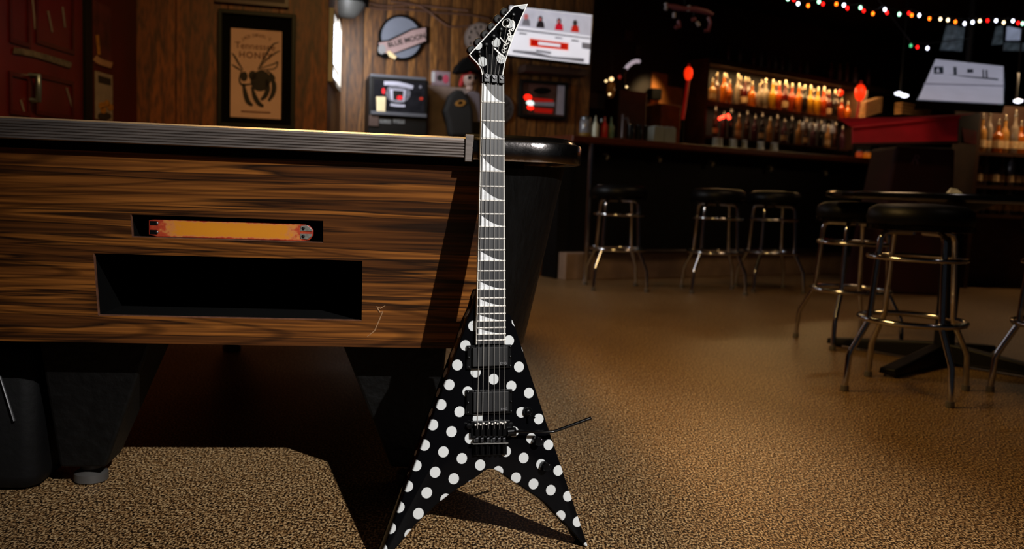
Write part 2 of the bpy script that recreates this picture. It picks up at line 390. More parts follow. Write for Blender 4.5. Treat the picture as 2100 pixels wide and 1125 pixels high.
# scratch in the veneer
sc = [(790, 626), (780, 632), (772, 628), (779, 640), (785, 638), (778, 655), (768, 678), (753, 690)]
NP_ = TB.v; 
def pan(px, py, lift=0.0):
    z = 0.5
    for _ in range(6):
        P = on_plane(px, py, TB.w(0, ins(z) - lift, 0), TB.v); z = P[2]
    return P
part('scratch', MB().tube([pan(x, y, 0.0006) for x, y in sc], [0.0004, 0.0012, 0.0009, 0.0014, 0.001, 0.0013, 0.0012, 0.0004], 5), M('chipped_veneer', (170, 130, 92), 0.8), panel)

def corner_path(z, side, n=8, r=0.10):
    """plan of the tapered black shell: from the panel edge round the corner, along the side to the back"""
    i_ = ins(z) ; e = 0.025 + 0.06 * (ZP1 - z) / (ZP1 - ZP0)
    pr = PAN_R; xr = AR - e
    pts = [(pr, i_)] + [(xr - r + r * math.sin(t), i_ + r - r * math.cos(t)) for t in [rad(90) * k / n for k in range(n + 1)]] + [(xr, 2.1 - e)]
    if side < 0: pts = [(AL + AR - a, o) for a, o in pts]
    return pts
for side in (1, -1):
    mb = MB(); zs = (ZP0, 0.45, 0.58, ZP1 - 0.004); rows = [corner_path(z, side) for z in zs]; n = len(rows[0])
    V = [TB.w(a, o, z) for z, row in zip(zs, rows) for a, o in row]
    F = [(j * n + i, j * n + i + 1, (j + 1) * n + i + 1, (j + 1) * n + i) for j in range(len(zs) - 1) for i in range(n - 1)]
    mb.add(V, F)
    part('corner_side', mb, LAMIN, table, smooth=40)
part('cabinet_base', MB().prism(corner_path(ZP0, 1) + corner_path(ZP0, -1)[::-1], lambda a, o: TB.w(a, o + 0.002, ZP0 + 0.001), lambda a, o: TB.w(a, o + 0.002, ZP0 + 0.014)), MATTE, table)
part('end_panel', MB().box(AL + 0.1, AR - 0.1, 2.02, 2.04, ZP0, ZP1, TB.w), LAMIN, table)

def sweep(prof, path, closed=False):
    """profile (out, z) carried along plan points (a, off) with outward normals"""
    n = len(path); m = len(prof); V = []
    for i in range(n):
        p0 = np.array(path[max(i - 1, 0)]); p1 = np.array(path[min(i + 1, n - 1)]); t = (p1 - p0) / np.linalg.norm(p1 - p0)
        nn = np.array([t[1], -t[0]])
        for o, z in prof:
            q = np.array(path[i]) + nn * o; V.append(TB.w(q[0], q[1], z))
    F = [(i * m + k, (i + 1) * m + k, (i + 1) * m + (k + 1) % m, i * m + (k + 1) % m) for i in range(n - 1) for k in range(m)]
    F += [tuple(range(m)), tuple(range((n - 1) * m, n * m))[::-1]]
    return MB().add(V, F)
rib = [(-0.02, 0.705)]
z = 0.705
for k in range(6):
    rib += [(0.0, z + 0.0002), (0.0022, z + 0.0012), (0.0022, z + 0.0036), (0.0, z + 0.0046)]; z += 0.0050
rib += [(0.0015, 0.7362), (0.001, 0.7395), (-0.004, 0.7425), (-0.012, 0.7425), (-0.02, 0.738)]
CAST_A = -0.062
part('rail_apron', sweep(rib, [(AL + 0.23 + i * (CAST_A - AL - 0.23) / 12, 0) for i in range(13)]), ALU, table)
part('rail_apron', sweep(rib, [(AR, 0.24 + i * 1.7 / 6) for i in range(7)]), ALU, table)
part('rail_apron', sweep(rib, [(AL, 1.94 - i * 1.7 / 6) for i in range(7)]), ALU, table)
castp = [(-0.03, 0.702), (0.001, 0.702), (0.003, 0.705), (0.003, 0.734), (0.0005, 0.7385), (-0.008, 0.7405), (-0.012, 0.746), (-0.022, 0.7505), (-0.045, 0.7505), (-0.06, 0.744), (-0.06, 0.72)]
CASTM = M('cast_chrome', (176, 170, 168), 0.16, 1.0, var=0.4, vscale=25, bump=0.08, bscale=160)
rr = 0.115
cp = [(CAST_A, 0), (CAST_A + 0.015, 0), (-0.02, 0), (0.02, 0)] + [(AR - rr + rr * math.sin(t), rr - rr * math.cos(t)) for t in [rad(90) * k / 14 for k in range(15)]] + [(AR, 0.16), (AR, 0.24)]
part('corner_casting', sweep(castp, cp), CASTM, table, smooth=35)
part('corner_casting', sweep(castp, [(AL + AR - a, o) for a, o in cp][::-1]), CASTM, table, smooth=35)
part('casting_joint', MB().box(CAST_A - 0.003, CAST_A + 0.012, -0.006, 0.02, 0.698, 0.747, TB.w), ALU, table, bevel=0.001)
part('shadow_gap_strip', MB().box(AL + 0.04, AR - 0.12, 0.022, 0.06, 0.690, 0.7055, TB.w), MATTE, table)  # black strip standing in for the shadow gap below the rail
part('rail_top', MB().box(AL + 0.03, AR - 0.10, 0.012, 0.10, 0.712, 0.741, TB.w), GLOSS, table)
part('side_rail', MB().box(AR - 0.13, AR - 0.01, 0.14, 2.02, 0.706, 0.741, TB.w), GLOSS, table)
part('side_rail', MB().box(AL + 0.01, AL + 0.13, 0.14, 2.02, 0.706, 0.741, TB.w), GLOSS, table)
part('bed_cloth', MB().box(AL + 0.12, AR - 0.12, 0.09, 2.05, 0.695, 0.715, TB.w), M('red_baize', (96, 14, 18), 0.95), table)
for sx in (-1, 1):
    for back in (0, 1):
        mx = lambda a: a if sx < 0 else AL + AR - a
        yo = (lambda o: o) if not back else (lambda o: 2.07 - o)
        q0 = [(-0.865, 0.24), (-0.775, 0.24), (-0.775, 0.34), (-0.865, 0.34)]; q1 = [(-0.885, 0.19), (-0.665, 0.19), (-0.665, 0.40), (-0.885, 0.40)]
        lg = part('leg', MB().hexa([TB.w(mx(a), yo(o), 0.045) for a, o in q0] + [TB.w(mx(a), yo(o), ZP0) for a, o in q1]), LEGM, table, bevel=0.006)
        part('foot', MB().lathe([(0.028, 0), (0.034, 0.004), (0.034, 0.02), (0.02, 0.03), (0.016, 0.05)], 16, lambda x, y, zz: tuple(TB.w(mx(-0.82), yo(0.29), zz) + np.array([x, y, 0]))), M('dull_foot', (66, 64, 62), 0.5), lg, smooth=40)

# assumed black bag by the left front leg, added to block stray lamp light
bgp = TB.w(-1.09, 0.30, 0)
bag = empty('filler_bag', 'black bag with a strap added to fill the dark beside the left front table leg', 'bag', tuple(bgp))
BAGM = M('black_nylon', (6, 6, 7), 0.65, spec=0.2, bump=0.5, bscale=30)
part('bag_body', MB().hexa([TB.w(a, o, z_) for a, o, z_ in ((-1.33, 0.21, 0.0), (-0.895, 0.21, 0.0), (-0.895, 0.40, 0.0), (-1.33, 0.40, 0.0), (-1.31, 0.235, 0.31), (-0.905, 0.235, 0.315), (-0.905, 0.38, 0.315), (-1.31, 0.38, 0.31))]), BAGM, bag, bevel=0.035, smooth=60)
part('zip', MB().tube([TB.w(-1.26, 0.222, 0.26), TB.w(-1.1, 0.219, 0.265), TB.w(-0.97, 0.222, 0.24), TB.w(-0.94, 0.212, 0.15)], 0.003, 6), M('zip_metal', (90, 90, 92), 0.4, 0.6), bag, smooth=60)
part('strap', MB().tube([TB.w(-1.2, 0.222, 0.25), TB.w(-1.12, 0.19, 0.24), TB.w(-1.0, 0.18, 0.17), TB.w(-0.98, 0.185, 0.12), TB.w(-1.02, 0.19, 0.08), TB.w(-1.1, 0.2, 0.06), TB.w(-1.2, 0.208, 0.06)], 0.007, 8), M('strap_webbing', (26, 26, 27), 0.5), bag, smooth=60)

# board lying in the upper slot
def board_material():
    m = bpy.data.materials.new('worn_painted_board'); m.use_nodes = True; N, L = nodes_of(m); b = N['Principled BSDF']; b.inputs['Roughness'].default_value = 0.45
    tc = N.new('ShaderNodeTexCoord'); sp = N.new('ShaderNodeSeparateXYZ'); L.new(tc.outputs['Object'], sp.inputs[0])
    nz = N.new('ShaderNodeTexNoise'); nz.inputs['Scale'].default_value = 110; nz.inputs['Detail'].default_value = 6; L.new(tc.outputs['Object'], nz.inputs[0])
    def mth(op, a, c):
        n = N.new('ShaderNodeMath'); n.operation = op
        for i, q in enumerate((a, c)):
            if isinstance(q, float): n.inputs[i].default_value = q
            else: L.new(q, n.inputs[i])
        return n.outputs[0]
    ax = mth('MULTIPLY', mth('ABSOLUTE', sp.outputs['X'], 0.0), 6.9)
    az = mth('MULTIPLY', mth('ABSOLUTE', sp.outputs['Z'], 0.0), 58.0)
    q = mth('ADD', mth('MAXIMUM', ax, az), mth('MULTIPLY', mth('SUBTRACT', nz.outputs['Fac'], 0.5), 0.5))
    r = N.new('ShaderNodeValToRGB'); L.new(q, r.inputs[0]); e = r.color_ramp.elements
    e[0].position, e[0].color = 0.0, lin((206, 132, 20)); e[1].position, e[1].color = 1.0, lin((150, 42, 22))
    k = e.new(0.66); k.color = lin((204, 128, 24)); k = e.new(0.78); k.color = lin((196, 122, 62)); k = e.new(0.86); k.color = lin((176, 66, 34))
    L.new(r.outputs[0], b.inputs['Base Color']); return m
off_b = 0.008
bp = lambda x, y: (lambda P: ((P - TB.o) @ TB.u, P[2]))(on_plane(x, y, TB.w(0, ins(0.558) + off_b, 0), TB.v))
b0 = bp(305, 468); b1 = bp(642, 474); bc = ((b0[0] + b1[0]) / 2, (H1[2] + 0.0175 + 0.001))
hl = (b1[0] - b0[0]) / 2; hh = 0.0165
mt = Matrix(((TB.u[0], TB.v[0], 0, 0), (TB.u[1], TB.v[1], 0, 0), (0, 0, 1, 0), (0, 0, 0, 1))); 
bloc = TB.w(bc[0], ins(0.558) + off_b, bc[1]); mt.translation = Vector(bloc)
brd = empty('wooden_board', 'worn orange and red wooden strip with metal end plates lying in the upper slot', 'wooden strip', None, matrix=mt)
outl = [(-hl, -hh * 0.8), (-hl, hh * 0.8), (-hl * 0.93, hh), (hl * 0.86, hh), (hl * 0.96, hh * 0.75), (hl, hh * 0.25), (hl, -hh * 0.35), (hl * 0.96, -hh * 0.85), (hl * 0.88, -hh), (-hl * 0.9, -hh)]
part('board', MB().prism(outl, lambda a, z: (a, 0, z), lambda a, z: (a, 0.011, z)), board_material(), brd, local=True, bevel=0.0012)
for s_ in (1, -1):
    o_ = [(hl * 0.84, s_ * 0.0025), (hl * 0.985, s_ * 0.0025), (hl * 0.985, s_ * hh * 0.4), (hl * 0.93, s_ * hh * 0.8), (hl * 0.85, s_ * hh * 0.72)]
    pl = part('end_plate', MB().prism(o_, lambda a, z: (a, -0.0015, z), lambda a, z: (a, 0.0, z)), M('end_plate_steel', (128, 126, 118), 0.4, 0.3, var=0.3, vscale=200), brd, local=True, bevel=0.0004)
    part('rivet', MB().lathe([(0.0032, 0), (0.0032, 0.0008), (0.001, 0.0014)], 10, lambda x, y, zz: (hl * 0.88 + x, -0.0015 - zz, s_ * hh * 0.45 + y)), BLACK, pl, local=True)
    sl = part('keyhole', MB().prism([(-hl * 0.985, s_ * hh * 0.5 - 0.004), (-hl * 0.9, s_ * hh * 0.5 - 0.004), (-hl * 0.88, s_ * hh * 0.5), (-hl * 0.9, s_ * hh * 0.5 + 0.004), (-hl * 0.985, s_ * hh * 0.5 + 0.004)], lambda a, z: (a, -0.0006, z), lambda a, z: (a, 0.0, z)), MATTE, brd, local=True)
    part('rivet', MB().lathe([(0.0025, 0), (0.0025, 0.0008), (0.001, 0.0014)], 10, lambda x, y, zz: (-hl * 0.9 + x, -0.0006 - zz, s_ * hh * 0.5 + y)), STEEL, sl, local=True)

# ================================================================== guitar
GY, GL = rad(20), rad(9)
ga = np.array([math.cos(GY), math.sin(GY), 0]); gh = np.array([-math.sin(GY), math.cos(GY), 0])
gb = math.cos(GL) * np.array([0, 0, 1.0]) + math.sin(GL) * gh; gn = math.cos(GL) * gh - math.sin(GL) * np.array([0, 0, 1.0])
GT = at_z(1207, 1122)
GO = GT - ga * 0.193
GM = Matrix(((ga[0], gn[0], gb[0], GO[0]), (ga[1], gn[1], gb[1], GO[1]), (ga[2], gn[2], gb[2], GO[2]), (0, 0, 0, 1)))
def g(px, py, y=0.0):                                            # pixel -> guitar's own (x, z) at height y above its face (negative = towards player)
    P = on_plane(px, py, GO + gn * y, gn) - GO; return (P @ ga, P @ gb)
guitar = empty('electric_guitar', 'black V-shaped electric guitar with white polka dots leaning on the pool table', 'guitar', None, matrix=GM)
gp = lambda name, mb, mat, par=guitar, **k: part(name, mb, mat, par, local=True, **k)
def lattice(p, q, r):
    P = g(*p); return P, tuple(np.array(g(p[0] + q[0], p[1] + q[1])) - P), tuple(np.array(g(p[0] + r[0], p[1] + r[1])) - P)
DOTS = dots_material('polka_dot_lacquer', *lattice((938, 748), (-16.6, 40.5), (37.4, 14.6)), 0.0095)
DOTH = dots_material('polka_dot_headstock', *lattice((988.4, 127.5), (10.5, 33.8), (37.6, -5.8)), 0.0088)
body_px = [(983, 590), (977, 606), (972, 626), (966, 640), (958, 656), (953, 675), (900, 820), (840, 982), (788, 1125), (776, 1156), (781, 1160),
           (815, 1121), (849.5, 1079), (875, 1054), (901, 1029.6), (924, 1012), (947, 996.6), (966, 985), (984, 973), (995.5, 964), (1004, 961), (1012, 961.7), (1026, 968), (1040, 978), (1054, 988),
           (1072, 999), (1090, 1011), (1105, 1021), (1120, 1033), (1146, 1060), (1172, 1088), (1191, 1110), (1202, 1121), (1206, 1119), (1188, 1065), (1119, 860), (1057.4, 671), (1046.5, 645), (1037, 641), (1033, 590)]
body_pts = [g(*p) for p in body_px]
zmin = min(p[1] for p in body_pts)
bm_ = MB().prism(body_pts, lambda x, z: (x, 0.0, z), lambda x, z: (x, 0.04, z))
body = gp('body', bm_, DOTS, bevel=0.0035, smooth=60)
# neck and fretboard
NL0, NR0 = g(988.6, 168, -0.012), g(1033.8, 170, -0.012); NL1, NR1 = g(976.5, 706, -0.012), g(1036.6, 704.5, -0.012)
lerp = lambda p, q, t: (p[0] + (q[0] - p[0]) * t, p[1] + (q[1] - p[1]) * t)
def bx(mb, quad, y0, y1): return mb.prism(quad, lambda x, z: (x, y0, z), lambda x, z: (x, y1, z))
def board_q(t0, t1, a=0.0, b=1.0):
    A, B, C_, D = lerp(NL0, NL1, t0), lerp(NR0, NR1, t0), lerp(NR0, NR1, t1), lerp(NL0, NL1, t1)
    return [lerp(A, B, a), lerp(A, B, b), lerp(D, C_, b), lerp(D, C_, a)]
gp('fretboard', bx(MB(), board_q(0, 1, 0.035, 0.965), -0.012, -0.005), EBONY)
gp('binding', bx(MB(), board_q(0, 1, 0.0, 0.035), -0.0118, -0.005), CREAM); gp('binding', bx(MB(), board_q(0, 1, 0.965, 1.0), -0.0118, -0.005), CREAM)
nk = []
nkm = MB(); V = []; nseg = 8
for t in np.linspace(0, 0.86, 9):
    A, B = lerp(NL0, NL1, t), lerp(NR0, NR1, t); dep = 0.013 + 0.003 * t
    V += [(A[0] + (B[0] - A[0]) * (0.5 - 0.5 * math.cos(q)), -0.005 + dep * math.sin(q), A[1] + (B[1] - A[1]) * (0.5 - 0.5 * math.cos(q))) for q in [math.pi * k / nseg for k in range(nseg + 1)]]
m_ = nseg + 1
nkm.add(V, [(i * m_ + k, i * m_ + k + 1, (i + 1) * m_ + k + 1, (i + 1) * m_ + k) for i in range(8) for k in range(nseg)] + [tuple(range(m_)), tuple(range(8 * m_, 9 * m_))[::-1]] + [(i * m_, (i + 1) * m_, (i + 1) * m_ + nseg, i * m_ + nseg) for i in range(8)])
gp('neck', nkm, GLOSS, smooth=50)
SCL = 1 - 2 ** (-22 / 12)
ft = lambda n: (1 - 2 ** (-n / 12)) / SCL * 0.985
for n_ in range(1, 23):
    t = ft(n_); A, B = lerp(NL0, NL1, t), lerp(NR0, NR1, t)
    gp('fret', MB().tube([(A[0] - 0.0003, -0.0122, A[1]), (B[0] + 0.0003, -0.0122, B[1])], 0.00125, 6), FRETM)
for n_ in (1, 3, 5, 7, 9, 12, 15, 17, 19, 21):
    t0, t1 = ft(n_ - 1), ft(n_); d = t1 - t0
    ta, tb_ = t0 + d * (0.10 if n_ > 1 else 0.04), t1 - d * 0.05
    P = lambda a, t: lerp(lerp(NL0, NL1, t), lerp(NR0, NR1, t), a)
    a0 = 0.07
    cur = [P(a0 + (0.93 - a0) * s_, ta + (tb_ - ta) * (1 - (1 - s_) ** 1.7)) for s_ in [k / 10 for k in range(11)]]
    gp('inlay', bx(MB(), [P(a0, tb_)] + cur, -0.0124, -0.0118), PEARL)
# headstock
hs_px = [(1082.5, 8), (1070.8, 9.5), (1053, 12.5), (961.8, 112), (967.6, 119), (978.3, 130), (985.4, 140.6), (988, 151), (989, 172), (1033, 172), (1031.9, 153), (1035.2, 131.7), (1042.3, 106.8), (1056.6, 65.8)]
hs = [g(*p, -0.004) for p in hs_px]; hc = np.mean(hs, 0)
head = gp('headstock', bx(MB(), [tuple(hc + (np.array(p) - hc) * 0.985) for p in hs], -0.0042, 0.010), DOTH)
bnd = MB(); n = len(hs)
inner = []
for i in range(n):
    p0, p1, p2 = [np.array(hs[(i + k) % n]) for k in (-1, 0, 1)]
    d1 = (p1 - p0) / np.linalg.norm(p1 - p0); d2 = (p2 - p1) / np.linalg.norm(p2 - p1)
    nn = np.array([-d1[1] - d2[1], d1[0] + d2[0]]); nn /= np.linalg.norm(nn)
    if (hc - p1) @ nn < 0: nn = -nn
    inner.append(tuple(p1 + nn * 0.0016 / max(0.45, abs(nn @ np.array([-d1[1], d1[0]])))))
for i in list(range(0, 8)) + list(range(10, n)):
    j = (i + 1) % n
    bx(bnd, [hs[i], hs[j], inner[j], inner[i]], -0.0046, -0.001)
gp('binding', bnd, CREAM, head)
# lettering of the maker along the lower edge, written as brush strokes
def zz(points, k=6.617, ox=980, oy=0): return [(ox + x / k, oy + y / k) for x, y in points]
def spline(pts, n=5):
    P = [np.array(p, float) for p in pts]; P = [2 * P[0] - P[1]] + P + [2 * P[-1] - P[-2]]; out = []
    for i in range(1, len(P) - 2):
        for t in [k / n for k in range(n)]:
            a, b, c, d = P[i - 1:i + 3]
            out.append(0.5 * (2 * b + (c - a) * t + (2 * a - 5 * b + 4 * c - d) * t * t + (3 * b - a - 3 * c + d) * t ** 3))
    return out + [P[-2]]
strokes = [([(222, 650), (262, 690), (308, 735), (336, 756)], 15), ([(336, 756), (350, 786), (318, 808), (288, 788), (290, 766), (314, 756)], 8),
           ([(350, 680), (328, 672), (332, 700), (356, 716), (366, 690), (350, 668), (372, 702), (386, 700)], 8),       # a
           ([(384, 622), (368, 606), (352, 628), (366, 660), (394, 650), (402, 634)], 9),                                # c
           ([(298, 500), (340, 550), (396, 610)], 10), ([(390, 536), (386, 566), (366, 580), (398, 590), (428, 582)], 9),   # k
           ([(398, 520), (412, 500), (410, 530), (434, 552), (430, 520), (414, 512)], 9),                                 # s
           ([(424, 454), (404, 464), (418, 494), (446, 484), (440, 456), (424, 454)], 9),                                   # o
           ([(414, 412), (436, 436), (456, 452)], 9), ([(430, 426), (432, 398), (450, 402), (474, 424)], 9),                # n
           ([(474, 424), (494, 372), (498, 322), (484, 288), (464, 276)], 11), ([(464, 276), (488, 312), (480, 372), (450, 400)], 9),   # tail
           ([(402, 254), (358, 272), (334, 310), (344, 348), (378, 368), (418, 352), (440, 318), (420, 344), (384, 352), (356, 326), (352, 296), (372, 268), (402, 254)], 6)]
lm = MB()
for pts, wd in strokes:
    path = spline(pts); nn = len(path)
    L_, R_ = [], []
    for i, p in enumerate(path):
        t = path[min(i + 1, nn - 1)] - path[max(i - 1, 0)]; t = t / (np.linalg.norm(t) + 1e-9); q = np.array([-t[1], t[0]]) * wd * 0.72 * (0.6 + 0.4 * math.sin(math.pi * i / (nn - 1)))
        L_.append(g(*zz([p + q])[0], -0.005)); R_.append(g(*zz([p - q])[0], -0.005))
    for i in range(nn - 1):
        bx(lm, [L_[i], L_[i + 1], R_[i + 1], R_[i]], -0.0050, -0.0042)
gp('logo_lettering', lm, CREAM, head)
# truss rod cover, nut, tuners
gp('truss_rod_cover', bx(MB(), [g(*p, -0.005) for p in ((1002.5, 111), (1012.5, 111.5), (1030, 152), (1000, 152))], -0.0052, -0.0040), M('cover_plastic', (16, 16, 17), 0.08, spec=0.3), head)
nut = gp('locking_nut', bx(MB(), [g(*p, -0.014) for p in ((988.5, 153), (1034, 155.5), (1034, 171.5), (988.5, 169))], -0.0135, -0.003), HARD, bevel=0.0006)
for x in (999.3, 1014.6, 1029.5):
    q = g(x, 156 + (x - 999) * 0.1, -0.02)
    cl = gp('clamp', bx(MB(), [(q[0] - 0.0055, q[1] - 0.010), (q[0] + 0.0055, q[1] - 0.010), (q[0] + 0.0055, q[1] + 0.005), (q[0] - 0.0055, q[1] + 0.005)], -0.0185, -0.0137), HARD, nut, bevel=0.0008)
    gp('bolt', MB().lathe([(0.0036, 0), (0.0036, 0.0025), (0.0022, 0.0025), (0.0018, 0.0008)], 14, lambda a, b, c: (q[0] + a, -0.0185 - c, q[1] + b)), M('nut_bolt', (70, 70, 72), 0.4, 0.5), cl, smooth=40)
posts = [(1053, 31), (1040.5, 44), (1027.6, 61), (1012.5, 75), (997.4, 92), (983, 108)]
knobs = [(1031, 21), (1017, 36), (1004.5, 52.5), (991.6, 67.6), (978, 84), (964, 99)]
for p, k in zip(posts, knobs):
    a = g(*p, -0.01); b = g(*k, 0.006); b = (b[0] + (a[0] - b[0]) * 0.2, b[1] + (a[1] - b[1]) * 0.2)
    tn = gp('tuner', MB().lathe([(0.0055, 0), (0.0055, 0.002), (0.0035, 0.003), (0.003, 0.0075), (0.0036, 0.009), (0.002, 0.0095)], 12, lambda x, y, c: (a[0] + x, -0.0042 - c, a[1] + y)), HARD, head, smooth=40)
    dv = np.array([b[0] - a[0], b[1] - a[1]]); dv /= np.linalg.norm(dv); dn = np.array([-dv[1], dv[0]])
    kb = MB(); kb.prism([tuple(np.array(b) + dv * math.cos(t) * 0.0075 + dn * math.sin(t) * 0.0088) for t in [2 * math.pi * i / 18 for i in range(18)]], lambda x, z_: (x, 0.004, z_), lambda x, z_: (x, 0.013, z_))
    gp('tuner_button', kb, M('tuner_black', (10, 10, 11), 0.55, spec=0.25), tn, bevel=0.0018, smooth=60)
    gp('tuner_shaft', MB().cyl((a[0], 0.0055, a[1]), (b[0], 0.0055, b[1]), 0.003), HARD, tn)
# strings
s_nut = [992.5, 1000, 1007.7, 1015.7, 1022.8, 1030.8]; s_brg = [978.5, 989, 1001, 1013, 1024, 1034]
for i in range(6):
    q0 = g(s_nut[i], 163, -0.0155); q1 = g(s_brg[i], 878, -0.017); pp = g(*posts[5 - i], -0.010)
    r_ = (0.00062, 0.00055, 0.0005, 0.0004, 0.00034, 0.0003)[i]
    gp('string', MB().tube([(pp[0], -0.0105, pp[1]), (q0[0], -0.0145, q0[1] + 0.012), (q0[0], -0.0148, q0[1]), (q1[0], -0.0185, q1[1]), (q1[0], -0.008, q1[1] - 0.008)], r_, 6), STRG)
# pickups
PUCOV = M('pickup_cover', (27, 27, 28), 0.5, spec=0.25, var=0.2, vscale=120, stretch=(3, 1, 0.3))
BADGE = M('badge_print', (120, 120, 122), 0.5)
def pickup(l, t, r, b, cl, ct, cr, cb, word):
    q = [g(*p, -0.006) for p in ((l, t + 1), (r, t - 1), (r, b - 2), (l, b + 1))]
    cx, cz = np.mean(q, 0)
    ring = gp('pickup', bx(MB(), q, -0.007, 0.001), HARD, bevel=0.0015)
    c_ = [g(*p, -0.013) for p in ((cl, ct + 1), (cr, ct - 1.5), (cr, cb - 2), (cl, cb + 1))]
    gp('pickup_cover', bx(MB(), c_, -0.0135, -0.006), PUCOV, ring, bevel=0.0012)
    for fx, fz in ((0.04, 0.1), (0.04, 0.52), (0.04, 0.92), (0.965, 0.1), (0.965, 0.52), (0.965, 0.92)):
        A = lerp(lerp(q[0], q[1], fx), lerp(q[3], q[2], fx), fz)
        gp('screw', MB().lathe([(0.0026, 0), (0.0024, 0.001), (0.001, 0.0018)], 10, lambda x, y, c: (A[0] + x, -0.007 - c, A[1] + y)), HARD, ring, smooth=40)
    A = lerp(lerp(c_[0], c_[1], 0.86), lerp(c_[3], c_[2], 0.86), 0.88)
    gp('badge', text_mb(word, 0.0062, lambda x, y, c: (A[0] + x, -0.0136 - max(c, 0), A[1] + y), 0.0002), BADGE, ring)
pickup(957.5, 707, 1049.5, 756, 969.6, 711.5, 1042, 751, 'EMG')
pickup(956, 798, 1051, 849, 971, 803, 1043.5, 845, 'EMG')
# tremolo bridge
def gq(l, t, r, b, y): return [g(*p, y) for p in ((l, t + 1), (r, t - 1), (r, b - 1), (l, b + 1))]
brg = gp('bridge', bx(MB(), gq(965, 862, 1046, 897, -0.006), -0.007, 0.001), HARD, bevel=0.001)
for i in range(6):
    x = s_brg[i]
    sd = gp('saddle', bx(MB(), gq(x - 4.6, 866 - (x - 978) * 0.03, x + 4.6, 893, -0.012), -0.0155, -0.006), HARD, brg, bevel=0.0012)
    for dx, dy in ((-3.2, 871), (3.0, 868.5)):
        q = g(x + dx, dy - (x - 978) * 0.06, -0.017)
        gp('saddle_screw', MB().lathe([(0.0016, 0), (0.0016, 0.0015), (0.0007, 0.0022)], 8, lambda a, b, c: (q[0] + a, -0.0155 - c, q[1] + b)), FRETM, sd, smooth=40)
    q = gq(x - 3.2 - 1, 897, x + 3.2 - 1, 906, -0.014)
    gp('fine_tuner', bx(MB(), q, -0.017, -0.008), M('fine_tuner_metal', (52, 52, 54), 0.35, 0.7), brg, bevel=0.0008)
    q2 = g(x - 1, 922, -0.012)
    gp('string_lock', MB().cyl((q2[0], -0.010, q2[1] - 0.008), (q2[0], -0.010, q2[1] + 0.012), 0.003, 10), HARD, brg, smooth=40)
gp('tuner_bar', bx(MB(), gq(970, 908, 1042, 909.6, -0.016), -0.0172, -0.006), M('bar_steel', (130, 128, 124), 0.4, 0.2), brg)
gp('tail_block', bx(MB(), gq(971, 910, 1040, 933, -0.006), -0.006, 0.001), HARD, brg, bevel=0.001)
for x, y in ((962, 873), (1048, 871)):
    q = g(x, y, -0.006); gp('pivot_post', MB().lathe([(0.005, 0), (0.005, 0.007), (0.002, 0.0075)], 14, lambda a, b, c: (q[0] + a, -c, q[1] + b)), HARD, brg, smooth=40)
q = g(1051, 885, -0.016); q1 = g(1060, 884, -0.022); q2 = g(1134, 884.5, -0.024); q3 = g(1143, 882, -0.025); q4 = g(1212, 856.5, -0.03)
arm = gp('tremolo_arm', MB().tube([(q1[0] - 0.008, -0.014, q1[1]), (q1[0], -0.022, q1[1]), (q2[0], -0.024, q2[1]), (q3[0], -0.025, q3[1]), (q4[0], -0.03, q4[1])], [0.0026, 0.0026, 0.0026, 0.0027, 0.003], 10), GLOSS, brg, smooth=60)
gp('arm_socket', MB().lathe([(0.0075, -0.014), (0.0078, 0.0), (0.0075, 0.009), (0.004, 0.010)], 16, lambda a, b, c: (q[0] + c * 0.7, -0.013 + b, q[1] + a)), HARD, arm, smooth=40)
# controls
for x, y in ((1099, 903), (1115, 954.5)):
    q = g(x, y, 0)
    kn = gp('control_knob', MB().lathe([(0.0088, 0), (0.0088, 0.004), (0.0082, 0.016), (0.0074, 0.0175), (0.002, 0.0172)], 22, lambda a, b, c: (q[0] + a, -c, q[1] + b)), HARD, smooth=40)
    gp('set_screw', MB().lathe([(0.0014, 0), (0.0012, 0.0008), (0.0005, 0.001)], 8, lambda a, b, c: (q[0] + 0.0045 + a, -0.0165 - c, q[1] + 0.004 + b)), CHROME, kn)
q = g(1081, 844, 0)
tg = gp('toggle_switch', MB().lathe([(0.0095, 0), (0.0095, 0.003), (0.0075, 0.003), (0.0075, 0.006), (0.005, 0.009), (0.0025, 0.0095)], 20, lambda a, b, c: (q[0] + a, -c, q[1] + b)), HARD, smooth=40)
gp('toggle_lever', MB().tube([(q[0], -0.008, q[1]), (q[0] + 0.004, -0.018, q[1] - 0.006), (q[0] + 0.005, -0.022, q[1] - 0.009)], [0.0014, 0.002, 0.0026], 10), GLOSS, tg, smooth=60)
#@@BACKGROUND
# ================================================================== things on the walls
def rect(fr, x0, y0, x1, y1, off=0.0):
    xm, ym = (x0 + x1) / 2, (y0 + y1) / 2
    u0, u1 = fr.px(x0, ym, off)[0], fr.px(x1, ym, off)[0]; z1, z0 = fr.px(xm, y0, off)[1], fr.px(xm, y1, off)[1]
    return u0, u1, z0, z1
def fthing(name, label, cat, fr, u, v, z, group=None):
    return empty(name, label, cat, tuple(fr.w(u, v, z)), group)
def slab(fr, r, v0, v1): return MB().box(r[0], r[1], v0, v1, r[2], r[3], fr.w)
def frame_mb(fr, r, w, v0, v1):
    u0, u1, z0, z1 = r; m = MB()
    m.box(u0, u0 + w, v0, v1, z0, z1, fr.w); m.box(u1 - w, u1, v0, v1, z0, z1, fr.w)
    m.box(u0 + w, u1 - w, v0, v1, z0, z0 + w, fr.w); m.box(u0 + w, u1 - w, v0, v1, z1 - w, z1, fr.w); return m
